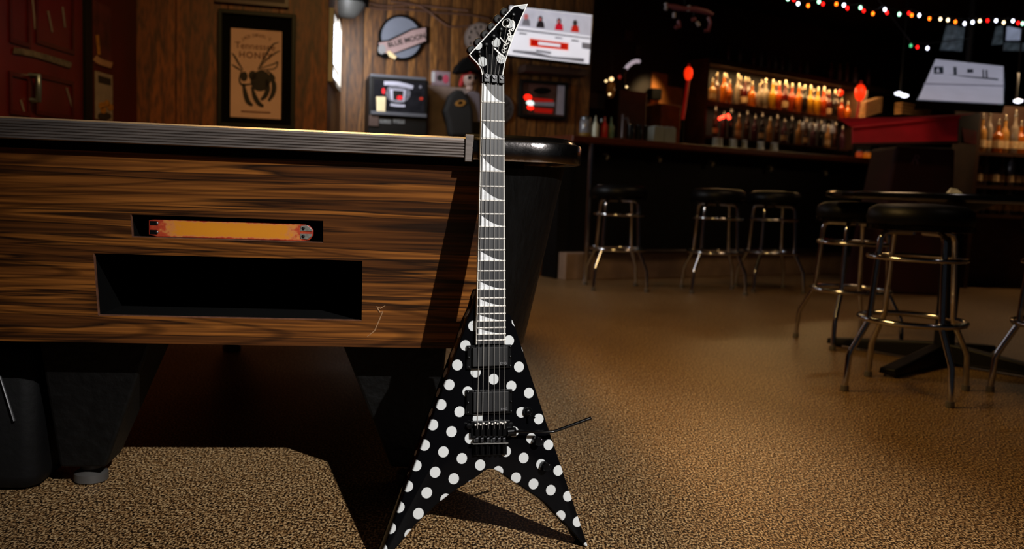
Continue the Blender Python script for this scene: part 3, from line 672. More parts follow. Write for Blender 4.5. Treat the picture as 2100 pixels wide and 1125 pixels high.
def ribbon(fr, pts, wd, off, th=0.0015, taper=True, sm=True):
    """brush stroke through pixels on a plane; wd in pixels"""
    path = spline(pts) if sm and len(pts) > 2 else [np.array(p, float) for p in pts]; n = len(path); m = MB(); L_, R_ = [], []
    for i, p in enumerate(path):
        t = path[min(i + 1, n - 1)] - path[max(i - 1, 0)]; t = t / (np.linalg.norm(t) + 1e-9)
        q = np.array([-t[1], t[0]]) * wd * 0.5 * ((0.45 + 0.55 * math.sin(math.pi * (i + 0.5) / n)) if taper else 1)
        L_.append(fr.px(*(p + q), off)); R_.append(fr.px(*(p - q), off))
    for i in range(n - 1):
        m.prism([L_[i], L_[i + 1], R_[i + 1], R_[i]], lambda u, z: fr.w(u, off - th, z), lambda u, z: fr.w(u, off, z))
    return m
def blob(fr, pts, off, th=0.0015):
    q = [fr.px(*p, off) for p in pts]
    return MB().prism(q, lambda u, z: fr.w(u, off - th, z), lambda u, z: fr.w(u, off, z))
def ell(cx, cy, rx, ry, n=18, a=0.0):
    return [(cx + rx * math.cos(t) * math.cos(a) - ry * math.sin(t) * math.sin(a), cy + rx * math.cos(t) * math.sin(a) + ry * math.sin(t) * math.cos(a)) for t in [2 * math.pi * k / n for k in range(n)]]
def flat_text(fr, body, px, py, size_px, off, s=None, tilt=0.0, **k):
    u, z = fr.px(px, py, off); u2, z2 = fr.px(px, py - size_px, off); size = abs(z2 - z)
    return text_mb(body, size, lambda x, y, c: fr.w(u + x * math.cos(tilt) - y * math.sin(tilt), off - 0.0008 - max(c, 0), z + x * math.sin(tilt) + y * math.cos(tilt)), 0.0004, **k)
def disc_mb(fr, cx, cy, r_px, v0, v1, n=32):
    u, z = fr.px(cx, cy, v0); r = abs(fr.px(cx, cy - r_px, v0)[1] - z)
    return MB().prism([(u + r * math.cos(t), z + r * math.sin(t)) for t in [2 * math.pi * k / n for k in range(n)]], lambda a, b: fr.w(a, v0, b), lambda a, b: fr.w(a, v1, b)), u, z, r

# --- framed poster with the bee
r = rect(LPF, 446, 24, 606, 262, -0.03)
t = fthing('framed_poster', 'tall black framed whiskey poster with a large bee on the panelled wall', 'poster', LPF, (r[0] + r[1]) / 2, -0.001, r[2])
part('frame', frame_mb(LPF, r, 0.022, -0.035, -0.001), BLACK, t, bevel=0.003)
part('mount', slab(LPF, (r[0] + 0.02, r[1] - 0.02, r[2] + 0.02, r[3] - 0.02), -0.014, -0.002), MATTE, t)
rp_ = rect(LPF, 473, 61, 577, 242, -0.016)
paper = part('print', slab(LPF, rp_, -0.017, -0.0145), M('poster_paper', (214, 172, 160), 0.7, var=0.06), t)
INK = M('poster_ink', (30, 18, 18), 0.7); INKB = M('poster_brown_ink', (98, 48, 28), 0.7)
zp = lambda pts: [(440 + x / 4.5, 20 + y / 4.5) for x, y in pts]
o_ = -0.0172
for pts, wd in (([(265, 680), (285, 780), (310, 850), (352, 884)], 46), ([(345, 710), (370, 800), (410, 866), (452, 892)], 44), ([(478, 640), (492, 720), (470, 790), (428, 832)], 46), ([(508, 598), (546, 680), (540, 770), (498, 842)], 46),
                ([(262, 556), (220, 490), (186, 430), (162, 400)], 18), ([(252, 562), (200, 532), (160, 505)], 16), ([(400, 550), (440, 480), (490, 390), (540, 322), (592, 300)], 16),
                ([(400, 552), (480, 522), (548, 500), (582, 482), (560, 540), (480, 552), (420, 556)], 12), ([(420, 540), (470, 470), (560, 400), (602, 380)], 14), ([(480, 560), (530, 600), (560, 640)], 20)):
    part('bee_stroke', ribbon(LPF, zp(pts), wd / 4.5, o_), INK, paper)
part('bee_body', blob(LPF, zp(ell(425, 655, 92, 98, a=0.5)), o_), INK, paper)
part('bee_eye', blob(LPF, zp(ell(272, 615, 34, 46)), o_), INK, paper); part('bee_eye', blob(LPF, zp(ell(352, 606, 38, 44)), o_), INK, paper)
part('bee_stroke', ribbon(LPF, zp([(248, 560), (230, 640), (250, 690), (310, 690), (380, 680)]), 4, o_), INK, paper)
w_ = "JACK DANIEL'S"
for i, ch in enumerate(w_):                                     # arched line
    a = (i - 6) / 6; x, y = 385 + a * 125, 238 + a * a * 34
    part('lettering', flat_text(LPF, ch, 440 + x / 4.5, 20 + y / 4.5, 9.5, o_, tilt=-a * 0.42), INKB, paper)
part('lettering', flat_text(LPF, 'Tennessee', 440 + 375 / 4.5, 20 + 340 / 4.5, 19, o_, tilt=-0.0), INKB, paper)
part('lettering', flat_text(LPF, 'HONEY', 440 + 378 / 4.5, 20 + 424 / 4.5, 18, o_, spacing=1.15, bold=0.0006), INKB, paper)
part('small_print', ribbon(LPF, zp([(245, 936), (380, 944), (515, 950)]), 3, o_, taper=False), INKB, paper)
r = rect(LPF, 440, -70, 592, 9, -0.03)
t = fthing('picture_frame', 'dark red frame above the bee poster, only its bottom edge showing', 'picture frame', LPF, (r[0] + r[1]) / 2, -0.001, r[2])
part('frame', frame_mb(LPF, r, 0.02, -0.03, -0.001), M('maroon_frame', (64, 20, 24), 0.4), t); part('print', slab(LPF, (r[0] + .018, r[1] - .018, r[2] + .018, r[3] - .018), -0.012, -0.002), M('dark_print', (48, 22, 24), 0.6), t)

# --- red left wall: door, posters
WL = Frame((-2.14, 0, 0), rad(90))
r = rect(WL, -160, -300, 162, 300, -0.02); r = (r[0], r[1], 0.01, 2.1)
d1 = struct('door_1', slab(WL, r, -0.035, -0.001), M('red_door', (70, 13, 12), 0.3, var=0.3, vscale=4))
part('door_frame', MB().box(r[1], r[1] + 0.07, -0.05, -0.001, 0, 2.17, WL.w).box(r[0], r[1], -0.05, -0.001, 2.1, 2.17, WL.w), BLACK, d1)
GL_ = M('reflection_grey', (92, 82, 84), 0.5)
for x0, x1, y0, y1 in ((18, 60, -40, 92), (72, 150, -40, 100), (18, 60, 150, 236), (72, 150, 158, 240)):
    q = rect(WL, x0, y0, x1, y1, -0.037); part('door_panel', frame_mb(WL, q, 0.018, -0.043, -0.035), M('red_door_moulding', (54, 9, 9), 0.25), d1)
part('door_sign', ribbon(WL, [(28, 103), (75, 112), (146, 134)], 12, -0.042, taper=False), M('dim_sign', (74, 66, 62), 0.6, var=0.7, vscale=30), d1)
hb = [WL.w(*(lambda q: (q[0], -0.075, q[1]))(WL.px(79, y, -0.075))) for y in (156, 180, 206)]
part('door_handle', MB().tube([hb[0] + WL.v * 0.04, hb[0], hb[1], hb[2], hb[2] + WL.v * 0.04], 0.014, 8), M('dull_metal', (110, 120, 130), 0.35, 0.8), d1, smooth=50)
for x0, y0, x1, y1 in ((66, -5, 72, 60), (98, 22, 107, 66), (128, 14, 133, 56), (136, 180, 150, 226), (42, 205, 50, 232)):
    part('painted_reflection', ribbon(WL, [(x0, y0), (x1, y1)], 5, -0.0365, sm=False), GL_, d1)  # pale streaks drawn as reflections on the glossy door
r = rect(WL, 196, 150, 231, 246, -0.004)
t = fthing('poster', 'narrow white poster with yellow flowers on the dark red wall', 'poster', WL, (r[0] + r[1]) / 2, -0.001, r[2])
pz = part('paper', slab(WL, r, -0.004, -0.001), M('grey_paper', (128, 112, 106), 0.7, var=0.15, vscale=20), t)
YEL = M('flower_yellow', (150, 98, 30), 0.7, var=0.4, vscale=50); DK = M('print_dark', (34, 26, 26), 0.7)
part('printed_block', slab(WL, rect(WL, 202, 158, 227, 172, -0.005), -0.006, -0.004), DK, t)
for cx, cy in ((208, 216), (219, 212), (226, 220), (212, 226)): part('flower', blob(WL, ell(cx, cy, 6, 7), -0.005), YEL, t)
part('dark_leaf_patch', blob(WL, ell(214, 238, 14, 8), -0.0048), DK, t)  # dark oval printed below the flowers
r = rect(WL, 192, 8, 228, 136, -0.004)
t = fthing('wall_banner', 'dim red banner with a pale lower edge above the flower poster', 'banner', WL, (r[0] + r[1]) / 2, -0.001, r[2])
part('cloth', slab(WL, r, -0.004, -0.001), M('dim_red_cloth', (70, 22, 20), 0.7, var=0.5, vscale=12), t)
part('pale_edge', ribbon(WL, [(194, 118), (205, 126), (229, 134)], 12, -0.005, taper=False), M('pale_edge', (150, 112, 90), 0.7), t)
part('orange_stripe', ribbon(WL, [(199, 72), (203, 112)], 7, -0.005), YEL, t)

# --- alcove: lamp bowl, cords, round sign, jukebox, papers, skeleton, clocks
P = at_depth(712, 30, 5.85)
t = empty('ceiling_lamp', 'grey bowl lamp hanging under a black ceiling box by the window', 'lamp', (P[0], P[1], P[2]))
part('bowl', MB().lathe([(0.05, -0.02), (0.075, 0.0), (0.11, 0.05), (0.12, 0.075)], 24, lambda x, y, zz: (P[0] + x, P[1] + y, P[2] + zz)), M('grey_shade', (58, 58, 57), 0.5), t, smooth=50)
part('ceiling_box', MB().box(P[0] - 0.11, P[0] + 0.12, P[1] - 0.1, P[1] + 0.12, P[2] + 0.075, 2.75), MATTE, t)
t = fthing('cord_garland', 'brown tangled cords draped along the top of the boarded wall', 'cord', BWF, 0.3, -0.02, 1.9)
CORD = M('brown_cord', (92, 62, 48), 0.7)
for pts in ([(737, 8), (775, 18), (830, 19), (900, 26), (960, 30), (1003, 38)], [(800, 2), (860, 12), (905, 44), (930, 55), (985, 50)], [(740, 2), (790, 12), (850, 10), (960, 22)]):
    part('cord', MB().tube([BWF.w(*(lambda q: (q[0], -0.015, q[1]))(BWF.px(*p, -0.015))) for p in spline(pts, 4)], 0.007, 6), CORD, t, smooth=60)

sm, su, sz, sr = disc_mb(BWF, 823, 77, 47, -0.03, -0.002)
t = fthing('round_sign', 'round grey beer sign with a slanted banner on the boarded wall', 'sign', BWF, su, -0.002, sz - sr)
part('sign_back', sm, MATTE, t)
sm, *_ = disc_mb(BWF, 823, 77, 42, -0.034, -0.03); part('sign_face', sm, M('sign_grey', (112, 118, 134), 0.5), t)
ban = part('banner', blob(BWF, [(776, 88), (782, 106), (800, 112), (873, 84), (873, 57), (845, 62), (800, 84)], -0.036, 0.006), M('banner_pink', (168, 140, 140), 0.6), t)
part('banner_edge', blob(BWF, [(773, 84), (773, 114), (790, 120), (802, 113), (876, 87), (876, 54), (845, 58), (795, 82)], -0.0345, 0.003), MATTE, t)
part('lettering', flat_text(BWF, 'BLUE MOON', 834, 83, 14.5, -0.0425, tilt=0.33, bold=0.0015), DK, ban)
cr = part('curl', blob(BWF, ell(783, 101, 8, 10), -0.043, 0.004), M('banner_grey', (142, 142, 146), 0.5), ban)
tg_ = blob(BWF, [(793, 106), (799, 104), (813, 116), (810, 122), (798, 116)], -0.05, 0.004)
tag(part('paper_tag', tg_, M('cream_card', (236, 210, 160), 0.6), at=tuple(BWF.w(*(lambda q: (q[0], -0.05, q[1]))(BWF.px(803, 114, -0.05))))), 'small cream paper tag stuck to the lower edge of the round sign', 'paper tag')

JO = -0.26
r = rect(BWF, 757, 160, 877, 268, JO)
t = fthing('jukebox', 'black touchscreen jukebox cabinet under the round sign', 'jukebox', BWF, (r[0] + r[1]) / 2, JO / 2, 0)
part('cabinet', MB().box(r[0], r[1], JO, -0.002, 0, r[3], BWF.w), BLACK, t, bevel=0.008)
part('top_lid', MB().box(r[0] + 0.01, r[1] - 0.01, JO + 0.02, -0.01, r[3], r[3] + 0.02, BWF.w), M('grey_lid', (84, 86, 94), 0.4), t, bevel=0.004)
q = rect(BWF, 766, 166, 871, 232, JO)
scr = part('screen', slab(BWF, q, JO - 0.004, JO), M('dark_screen', (22, 22, 26), 0.2, emit=0.35, var=0.4, vscale=20), t)
GLW = M('screen_white', (150, 150, 166), 0.4, emit=0.5); GLG = M('screen_grey', (90, 90, 100), 0.4, emit=0.4, var=0.5, vscale=30); GLR = M('screen_red', (190, 28, 36), 0.4, emit=0.8); GLD = M('screen_dark', (24, 22, 24), 0.4, emit=0.2, var=0.5, vscale=40)
o_ = JO - 0.004
zj = lambda pts: [(740 + x / 4.325, 20 + y / 4.325) for x, y in pts]
part('screen_graphic', blob(BWF, zj(ell(330, 740, 110, 90)), o_), GLG, scr)
part('screen_graphic', ribbon(BWF, zj([(205, 650), (330, 655), (462, 688)]), 8, o_ - 0.002, taper=False), GLW, scr)
part('screen_graphic', blob(BWF, zj([(255, 700), (400, 712), (385, 815), (265, 800)]), o_ - 0.001), GLW, scr)
part('screen_graphic', blob(BWF, zj([(285, 712), (378, 720), (370, 805), (288, 798)]), o_ - 0.0025), GLD, scr)
part('screen_graphic', blob(BWF, zj(ell(345, 780, 26, 20)), o_ - 0.004), GLR, scr)
part('screen_graphic', ribbon(BWF, zj([(262, 840), (330, 850), (392, 852)]), 5, o_ - 0.001, taper=False), GLW, scr)
part('screen_graphic', blob(BWF, zj(ell(200, 720, 14, 26)), o_ - 0.001), GLR, scr)
part('screen_graphic', blob(BWF, zj(ell(535, 788, 16, 14)), o_ - 0.001), M('screen_dim_red', (150, 40, 26), 0.4, emit=0.4), scr)
for cx, cy in ((528, 684), (232, 746)): part('screen_icon', blob(BWF, zj(ell(cx, cy, 13, 14)), o_ - 0.001), GLG, scr)
nt = part('paper_note', blob(BWF, zj([(135, 770), (220, 772), (215, 912), (140, 905)]), JO - 0.009, 0.002), M('cream_note', (220, 202, 160), 0.7, emit=0.0), at=tuple(BWF.w(*(lambda q: (q[0], JO - 0.009, q[1]))(BWF.px(781, 215, JO)))))
tag(nt, 'cream paper note stuck on the lower left of the jukebox screen', 'paper note')
part('front_ledge', MB().box(r[0] + 0.01, r[1] - 0.01, JO - 0.03, JO, rect(BWF, 757, 231, 877, 238, JO)[2], rect(BWF, 757, 231, 877, 238, JO)[3], BWF.w), M('grey_lid', (84, 86, 94)), t, bevel=0.003)
for x0, x1 in ((778, 802), (806, 830)): part('badge_plate', slab(BWF, rect(BWF, x0, 245, x1, 253, JO), JO - 0.004, JO), M('badge_grey', (96, 98, 100), 0.4, var=0.5, vscale=60), t)
part('coin_panel', slab(BWF, rect(BWF, 756, 236, 776, 258, JO), JO - 0.012, JO), M('brown_plate', (74, 58, 54), 0.5), t)

r = rect(BWF, 885, 146, 923, 176, -0.004)
t = fthing('paper_sign', 'small white and pink paper sign beside the jukebox', 'sign', BWF, (r[0] + r[1]) / 2, -0.001, r[2])
part('paper', slab(BWF, r, -0.004, -0.001), M('violet_paper', (140, 120, 130), 0.7, var=0.2, vscale=18), t)
part('white_strip', slab(BWF, rect(BWF, 885, 147, 892, 168, -0.005), -0.006, -0.004), M('white_strip', (190, 190, 196), 0.6), t)
part('pink_patch', blob(BWF, ell(914, 162, 6, 9), -0.0055), M('pink_patch', (186, 70, 96), 0.6), t); part('dark_mark', blob(BWF, ell(902, 160, 6, 6), -0.0055), DK, t)
r = rect(BWF, 876, 178, 962, 300, -0.02); r = (r[0], r[1], 0.0, r[3])
tag(part('pale_board', slab(BWF, r, -0.02, -0.001), M('pale_board', (142, 124, 116), 0.8, var=0.35, vscale=6), at=tuple(BWF.w(r[0], -0.01, 0))), 'pale stained board standing against the boarded wall behind the skeleton', 'board')

# hanging skeleton pirate figure
zk = lambda x, y: (860 + x / 4.02, y / 4.02)
SK = -0.14
sk3 = lambda x, y, v=SK: BWF.w(*(lambda q: (q[0], v, q[1]))(BWF.px(*zk(x, y), v)))
base = sk3(380, 1125)
t = empty('skeleton_figure', 'pirate skeleton decoration in black hat, red bandana and dark coat', 'skeleton figure', tuple(base))
BONE = M('old_bone', (150, 126, 116), 0.6, var=0.3, vscale=30)
def ellip(c, rx, ry, rz, n=16, m=10):
    return MB().lathe([(math.sin(math.pi * k / m) if 0 < k < m else 0.01, -math.cos(math.pi * k / m)) for k in range(m + 1)], n, lambda x, y, zz: tuple(np.array(c) + BWF.u * x * rx + BWF.v * y * ry + np.array([0, 0, zz * rz])))
px1 = 1 / 4.02 / 272
def sz_(n): return n * px1
skull = part('skull', ellip(sk3(415, 655), sz_(58), sz_(62), sz_(62)), BONE, t, smooth=60)
part('jaw', ellip(sk3(418, 728), sz_(34), sz_(40), sz_(34)), BONE, t, smooth=60)
for dx in (-6, 40): part('eye_socket', ellip(sk3(408 + dx, 648) - BWF.v * sz_(52), sz_(17), sz_(14), sz_(17), 12, 8), MATTE, skull, smooth=60)
part('nose_hole', ellip(sk3(424, 688) - BWF.v * sz_(56), sz_(7), sz_(8), sz_(10), 10, 6), MATTE, skull)
part('bandana', MB().tube([sk3(470, 615), sk3(420, 596, SK - sz_(64)), sk3(365, 622), sk3(350, 680), sk3(340, 715)], [sz_(8), sz_(12), sz_(16), sz_(22), sz_(16)], 8), M('red_cloth', (146, 18, 20), 0.8), t, smooth=60)
part('hat', MB().prism([BWF.px(*zk(x, y), SK) for x, y in ((280, 600), (300, 545), (345, 500), (375, 470), (430, 500), (480, 545), (520, 600), (470, 596), (400, 590), (330, 610))], lambda u, z_: BWF.w(u, SK - 0.09, z_), lambda u, z_: BWF.w(u, SK + 0.07, z_)), MATTE, t, bevel=0.01)
part('coat', MB().prism([BWF.px(*zk(x, y), SK) for x, y in ((240, 790), (290, 745), (340, 750), (400, 830), (425, 920), (430, 1125), (245, 1125), (225, 1000), (195, 920))], lambda u, z_: BWF.w(u, SK - 0.07, z_), lambda u, z_: BWF.w(u, SK + 0.07, z_)), M('dark_coat', (15, 13, 13), 0.9), t, bevel=0.02)
part('shirt', MB().prism([BWF.px(*zk(x, y), SK + 0.01) for x, y in ((380, 770), (440, 750), (495, 775), (510, 1010), (425, 1010), (410, 880))], lambda u, z_: BWF.w(u, SK - 0.03, z_), lambda u, z_: BWF.w(u, SK + 0.07, z_)), M('grey_shirt', (96, 88, 96), 0.8), t, bevel=0.012)
part('trousers', MB().prism([BWF.px(*zk(x, y), SK) for x, y in ((425, 1008), (505, 1008), (500, 1125), (430, 1125))], lambda u, z_: BWF.w(u, SK - 0.02, z_), lambda u, z_: BWF.w(u, SK + 0.07, z_)), M('dark_coat', (15, 13, 13)), t)
part('emblem', MB().prism([BWF.px(*zk(x, y), SK - 0.075) for x, y in ell(338, 850, 44, 26, a=-0.2)], lambda u, z_: BWF.w(u, SK - 0.078, z_), lambda u, z_: BWF.w(u, SK - 0.068, z_)), M('gold_emblem', (140, 96, 34), 0.6), t)
part('emblem_mark', MB().prism([BWF.px(*zk(x, y), SK - 0.08) for x, y in ell(338, 846, 20, 13, a=-0.2)], lambda u, z_: BWF.w(u, SK - 0.081, z_), lambda u, z_: BWF.w(u, SK - 0.078, z_)), MATTE, t)
part('leg_bones', MB().tube([sk3(470, 1120), (sk3(470, 1120)[0], sk3(470, 1120)[1], 0.03)], 0.02, 8).tube([sk3(330, 1120), (sk3(330, 1120)[0], sk3(330, 1120)[1], 0.03)], 0.02, 8), BONE, t)
part('stand_foot', MB().prism([tuple(x) for x in [(-0.2, -0.1), (0.2, -0.1), (0.2, 0.1), (-0.2, 0.1)]], lambda a, b: tuple(np.array([base[0], base[1], 0.001]) + BWF.u * a + BWF.v * b), lambda a, b: tuple(np.array([base[0], base[1], 0.03]) + BWF.u * a + BWF.v * b)), MATTE, t)

def clock(cx, cy, rpx, off, label, face, rim):
    m, u, z_, r_ = disc_mb(BWF, cx, cy, rpx, off - 0.02, -0.002); t = fthing('wall_clock', label, 'clock', BWF, u, off, z_ - r_)
    part('rim', m, rim, t); m, *_ = disc_mb(BWF, cx, cy, rpx * 0.9, off - 0.024, off - 0.02); part('face', m, face, t)
    for k in range(12):
        a = 2 * math.pi * k / 12; uu, zz_ = u + r_ * 0.72 * math.cos(a), z_ + r_ * 0.72 * math.sin(a); d = r_ * 0.1
        part('hour_mark', MB().box(uu - d * 0.55, uu + d * 0.55, off - 0.026, off - 0.024, zz_ - d, zz_ + d, BWF.w), DK, t)
    for a, l in ((2.2, 0.5), (0.5, 0.62)):
        part('hand', MB().tube([BWF.w(u, off - 0.027, z_), BWF.w(u + r_ * l * math.cos(a), off - 0.027, z_ + r_ * l * math.sin(a))], 0.004, 6), DK, t)
clock(985, 79, 33, -0.005, 'pale round wall clock half hidden behind the guitar headstock', M('clock_face', (138, 124, 118), 0.5), M('clock_rim', (112, 102, 98), 0.4))
clock(1024, 222, 31, -0.005, 'dim round wall clock half hidden behind the guitar neck', M('clock_face_dim', (62, 60, 66), 0.5), M('clock_rim_grey', (96, 92, 98), 0.4))

# --- televisions
def screen_thing(name, label, quad, d3, thick):
    """flat screen from four pixel corners TL,TR,BR,BL; depths of TL,TR,BR fix its plane"""
    A, B, D = [at_depth(*p, d) for p, d in zip(quad[:3], d3)]; N = np.cross(B - A, D - B); N /= np.linalg.norm(N)
    if N @ (C - A) < 0: N = -N
    E = on_plane(*quad[3], A, N); P4 = [A, B, D, E]; cen = np.mean(P4, 0)
    t = empty(name, label, 'television', tuple(P4[3])); out = [cen + (p - cen) * 1.035 for p in P4]
    part('casing', MB().hexa([p - N * thick for p in out] + [p - N * 0.004 for p in out]), GLOSS, t)
    pt = lambda u, v, l=0.0: (A * (1 - u) + B * u) * (1 - v) + (E * (1 - u) + D * u) * v + N * l
    fl = lambda pts, l: MB().prism(pts, lambda u, v: pt(u, v, l - 0.001), lambda u, v: pt(u, v, l))
    return t, pt, fl, N, cen
R4 = lambda a, b, c, d: [(a, b), (c, b), (c, d), (a, d)]
E_W = M('tv_white', (222, 222, 232), 0.3, emit=0.85, var=0.06, vscale=4); E_LG = M('tv_light_grey', (190, 190, 204), 0.3, emit=0.72); E_G = M('tv_grey', (120, 120, 130), 0.3, emit=0.5)
E_D = M('tv_dark', (38, 34, 40), 0.3, emit=0.4); E_R = M('tv_red', (190, 14, 6), 0.3, emit=0.7); E_PK = M('tv_crimson', (186, 14, 40), 0.3, emit=0.8); E_O = M('tv_orange', (230, 80, 16), 0.3, emit=0.7); E_SK = M('tv_skin', (196, 110, 110), 0.3, emit=0.6)
t, pt, fl, N, cen = screen_thing('television', 'bright wall television showing four presenters at a long white desk', [(1046, 12), (1214, 31), (1208, 131), (1040, 112)], (6.15, 6.35, 6.35), 0.07)
s1 = part('screen', fl(R4(0, 0, 1, 1), 0.0), E_W, t)
def zt(x, y):                                                  # crop pixels of the first zoom -> screen u, v
    px, py = 900 + x / 5.6235, y / 5.625
    P = on_plane(px, py, cen, N); A, B, E = pt(0, 0), pt(1, 0), pt(0, 1)
    m = np.stack([B - A, E - A], 1); s_, *_ = np.linalg.lstsq(m, P - A, rcond=None); return tuple(s_)
g_ = lambda pts: [zt(*p) for p in pts]
part('picture', fl(g_([(905, 85), (1765, 185), (1750, 410), (890, 300)]), 0.001), E_LG, s1)
for cx, cy, m in ((1005, 240, E_G), (1170, 265, E_D), (1385, 290, E_PK), (1570, 310, E_R)):
    part('picture', fl(g_([(cx - 50, cy + 50), (cx - 36, cy - 10), (cx - 14, cy - 30), (cx + 18, cy - 28), (cx + 40, cy - 6), (cx + 48, cy + 58)]), 0.002), m, s1)
    part('picture', fl(g_(ell(cx, cy - 48, 26, 34)), 0.0025), E_D if cx > 1100 else E_SK, s1); part('picture', fl(g_(ell(cx - 4, cy - 44, 13, 20)), 0.003), E_SK if cx < 1400 else E_D, s1)
part('picture', fl(g_([(895, 330), (1755, 430), (1755, 445), (895, 350)]), 0.0022), E_G, s1)
for cx, cy in ((968, 386), (1380, 432), (1570, 462)): part('picture', fl(g_([(cx - 42, cy - 12), (cx + 42, cy - 2), (cx + 42, cy + 12), (cx - 42, cy + 4)]), 0.0025), E_D if cx != 1380 else E_G, s1)
part('picture', fl(g_([(1048, 440), (1495, 492), (1492, 572), (1048, 530)]), 0.0025), E_O, s1)
part('picture', fl(g_([(1062, 452), (1485, 500), (1482, 562), (1062, 520)]), 0.003), E_R, s1)
part('picture', fl(g_([(1145, 478), (1400, 504), (1398, 536), (1145, 512)]), 0.0035), E_W, s1)
part('picture', fl(g_([(850, 575), (1100, 590), (1300, 640), (1675, 660), (1672, 700), (1300, 665), (1000, 620), (850, 600)]), 0.0025), E_G, s1)
part('picture', fl(g_([(1118, 568), (1290, 590), (1292, 615), (1118, 590)]), 0.003), E_G, s1)
part('picture', fl(g_([(1650, 480), (1745, 492), (1742, 560), (1648, 545)]), 0.0025), E_G, s1)
part('wall_bracket', MB().box(-0.05, 0.05, 0.0, 0.35, -0.06, 0.06, lambda a, b, c: tuple(cen - N * (0.07 + b) + np.array([a, 0, c]))), BLACK, t)

t, pt, fl, N, cen = screen_thing('television', 'tilted television over the right end of the bar with a pale picture', [(1919, 121), (2058, 136), (2058, 212), (1883, 203)], (6.9, 6.75, 5.6), 0.06)
s2 = part('screen', fl(R4(0, 0, 1, 1), 0.0), M('tv2_pale', (158, 158, 176), 0.3, emit=0.62, var=0.05), t)
def z2(x, y):
    px, py = 1860 + x / 5.92, 30 + y / 5.92; P = on_plane(px, py, cen, N); A, B, E = pt(0, 0), pt(1, 0), pt(0, 1); m = np.stack([B - A, E - A], 1); s_, *_ = np.linalg.lstsq(m, P - A, rcond=None); return tuple(s_)
g_ = lambda pts: [z2(*p) for p in pts]
E2D = M('tv2_dark', (34, 40, 52), 0.3, emit=0.3); E2G = M('tv2_grey', (122, 122, 140), 0.3, emit=0.45)
for a, b, c, d in ((325, 635, 440, 722), (560, 640, 600, 740), (725, 670, 800, 715), (910, 675, 930, 780), (950, 680, 972, 790)): part('picture', fl(g_(R4(a, b, c, d)), 0.002), E2D, s2)
part('picture', fl(g_([(350, 700), (375, 645), (395, 705)]), 0.003), s2.data.materials[0], s2)
part('picture', fl(g_([(500, 735), (1100, 800), (1100, 822), (720, 772)]), 0.0025), E2D, s2); part('picture', fl(g_([(210, 830), (1160, 890), (1160, 910), (200, 850)]), 0.0015), E2G, s2)
part('ceiling_mount', MB().tube([tuple(pt(0.5, 0.0) - N * 0.04), (*(pt(0.5, 0.0) - N * 0.04)[:2], 2.75)], 0.025, 8), BLACK, t)

# shelf under the wall television and the framed light sign
r = rect(BWF, 1078, 136, 1205, 150, -0.2)
tag(part('wall_shelf', slab(BWF, r, -0.2, -0.002), M('dark_shelf', (48, 28, 20), 0.6), at=tuple(BWF.w((r[0] + r[1]) / 2, -0.1, r[2]))), 'dark brown shelf on the boarded wall below the bright television', 'shelf')
r = rect(BWF, 1066, 166, 1164, 242, -0.05)
t = fthing('light_sign', 'black framed picture sign glowing red and white at its left', 'light sign', BWF, (r[0] + r[1]) / 2, -0.001, r[2])
part('frame', frame_mb(BWF, r, 0.022, -0.055, -0.001), BLACK, t, bevel=0.003)
fc = part('picture', slab(BWF, (r[0] + .02, r[1] - .02, r[2] + .02, r[3] - .02), -0.03, -0.002), M('sign_picture', (46, 26, 22), 0.5, emit=0.25, var=0.6, vscale=9), t)
zn = lambda pts: [(860 + x / 5, 100 + y / 5) for x, y in pts]
NR = M('neon_red', (255, 30, 14), 0.4, emit=2.2, var=0.02); NW = M('neon_white', (225, 240, 236), 0.4, emit=1.3); NRD = M('neon_red_dim', (150, 16, 8), 0.4, emit=0.5); NGY = M('sign_grey_part', (110, 104, 112), 0.4, emit=0.25)
for pts, m in ((ell(1112, 498, 40, 32, a=0.2), NR), (ell(1138, 604, 34, 22, a=0.2), NR), (ell(1138, 556, 42, 26, a=0.2), NW), ([(1170, 545), (1385, 550), (1385, 590), (1170, 580)], NGY), ([(1160, 500), (1370, 520), (1375, 545), (1170, 545)], NRD), ([(1170, 600), (1370, 620), (1360, 665), (1180, 650)], NRD), ([(1420, 370), (1495, 365), (1480, 680), (1400, 670)], NGY), (ell(1260, 430, 90, 34), MATTE)):
    part('picture_shape', blob(BWF, zn(pts), -0.031, 0.002), m, fc)
# ================================================================== the bar
ORD = ('first', 'second', 'third', 'fourth', 'fifth', 'sixth', 'seventh', 'eighth', 'ninth', 'tenth', 'eleventh', 'twelfth', 'thirteenth', 'fourteenth', 'fifteenth', 'sixteenth', 'seventeenth', 'eighteenth', 'nineteenth', 'twentieth', 'twenty-first', 'twenty-second')
BARW = M('bar_wood_edge', (86, 40, 20), 0.35, var=0.35, vscale=20, stretch=(1, 1, 4)); BFRONT = M('bar_front_black', (8, 8, 9), 0.55, spec=0.25)
bar = empty('bar_counter', 'long dark bar with a brown wooden counter edge and black front', 'bar', tuple(BAR.w(2.5, 0.3, 0)))
part('counter_top', MB().box(0.02, 6.2, 0.0, 0.55, BARZ, BARZ + 0.05, BAR.w), BARW, bar, bevel=0.008)
part('front_panel', MB().box(0.08, 6.2, 0.20, 0.26, 0.0, BARZ, BAR.w), BFRONT, bar)
part('end_panel', MB().box(0.05, 0.08, 0.20, 0.54, 0.0, BARZ, BAR.w), BFRONT, bar)
pl_ = rect(BAR, 1160, 515, 1320, 572, 0.10)
part('kick_plinth', MB().box(pl_[0], 6.2, 0.10, 0.199, 0.0, 0.20, BAR.w), M('plinth_brown', (150, 126, 110), 0.6, var=0.25, vscale=6), bar, bevel=0.006)
part('foot_rail', MB().tube([BAR.w(0.3, 0.06, 0.215), BAR.w(6.1, 0.06, 0.215)], 0.02, 10), M('dull_rail', (90, 80, 76), 0.35, 0.9), bar, smooth=60)
pp0 = BAR.px(1214, 306, 0.04)
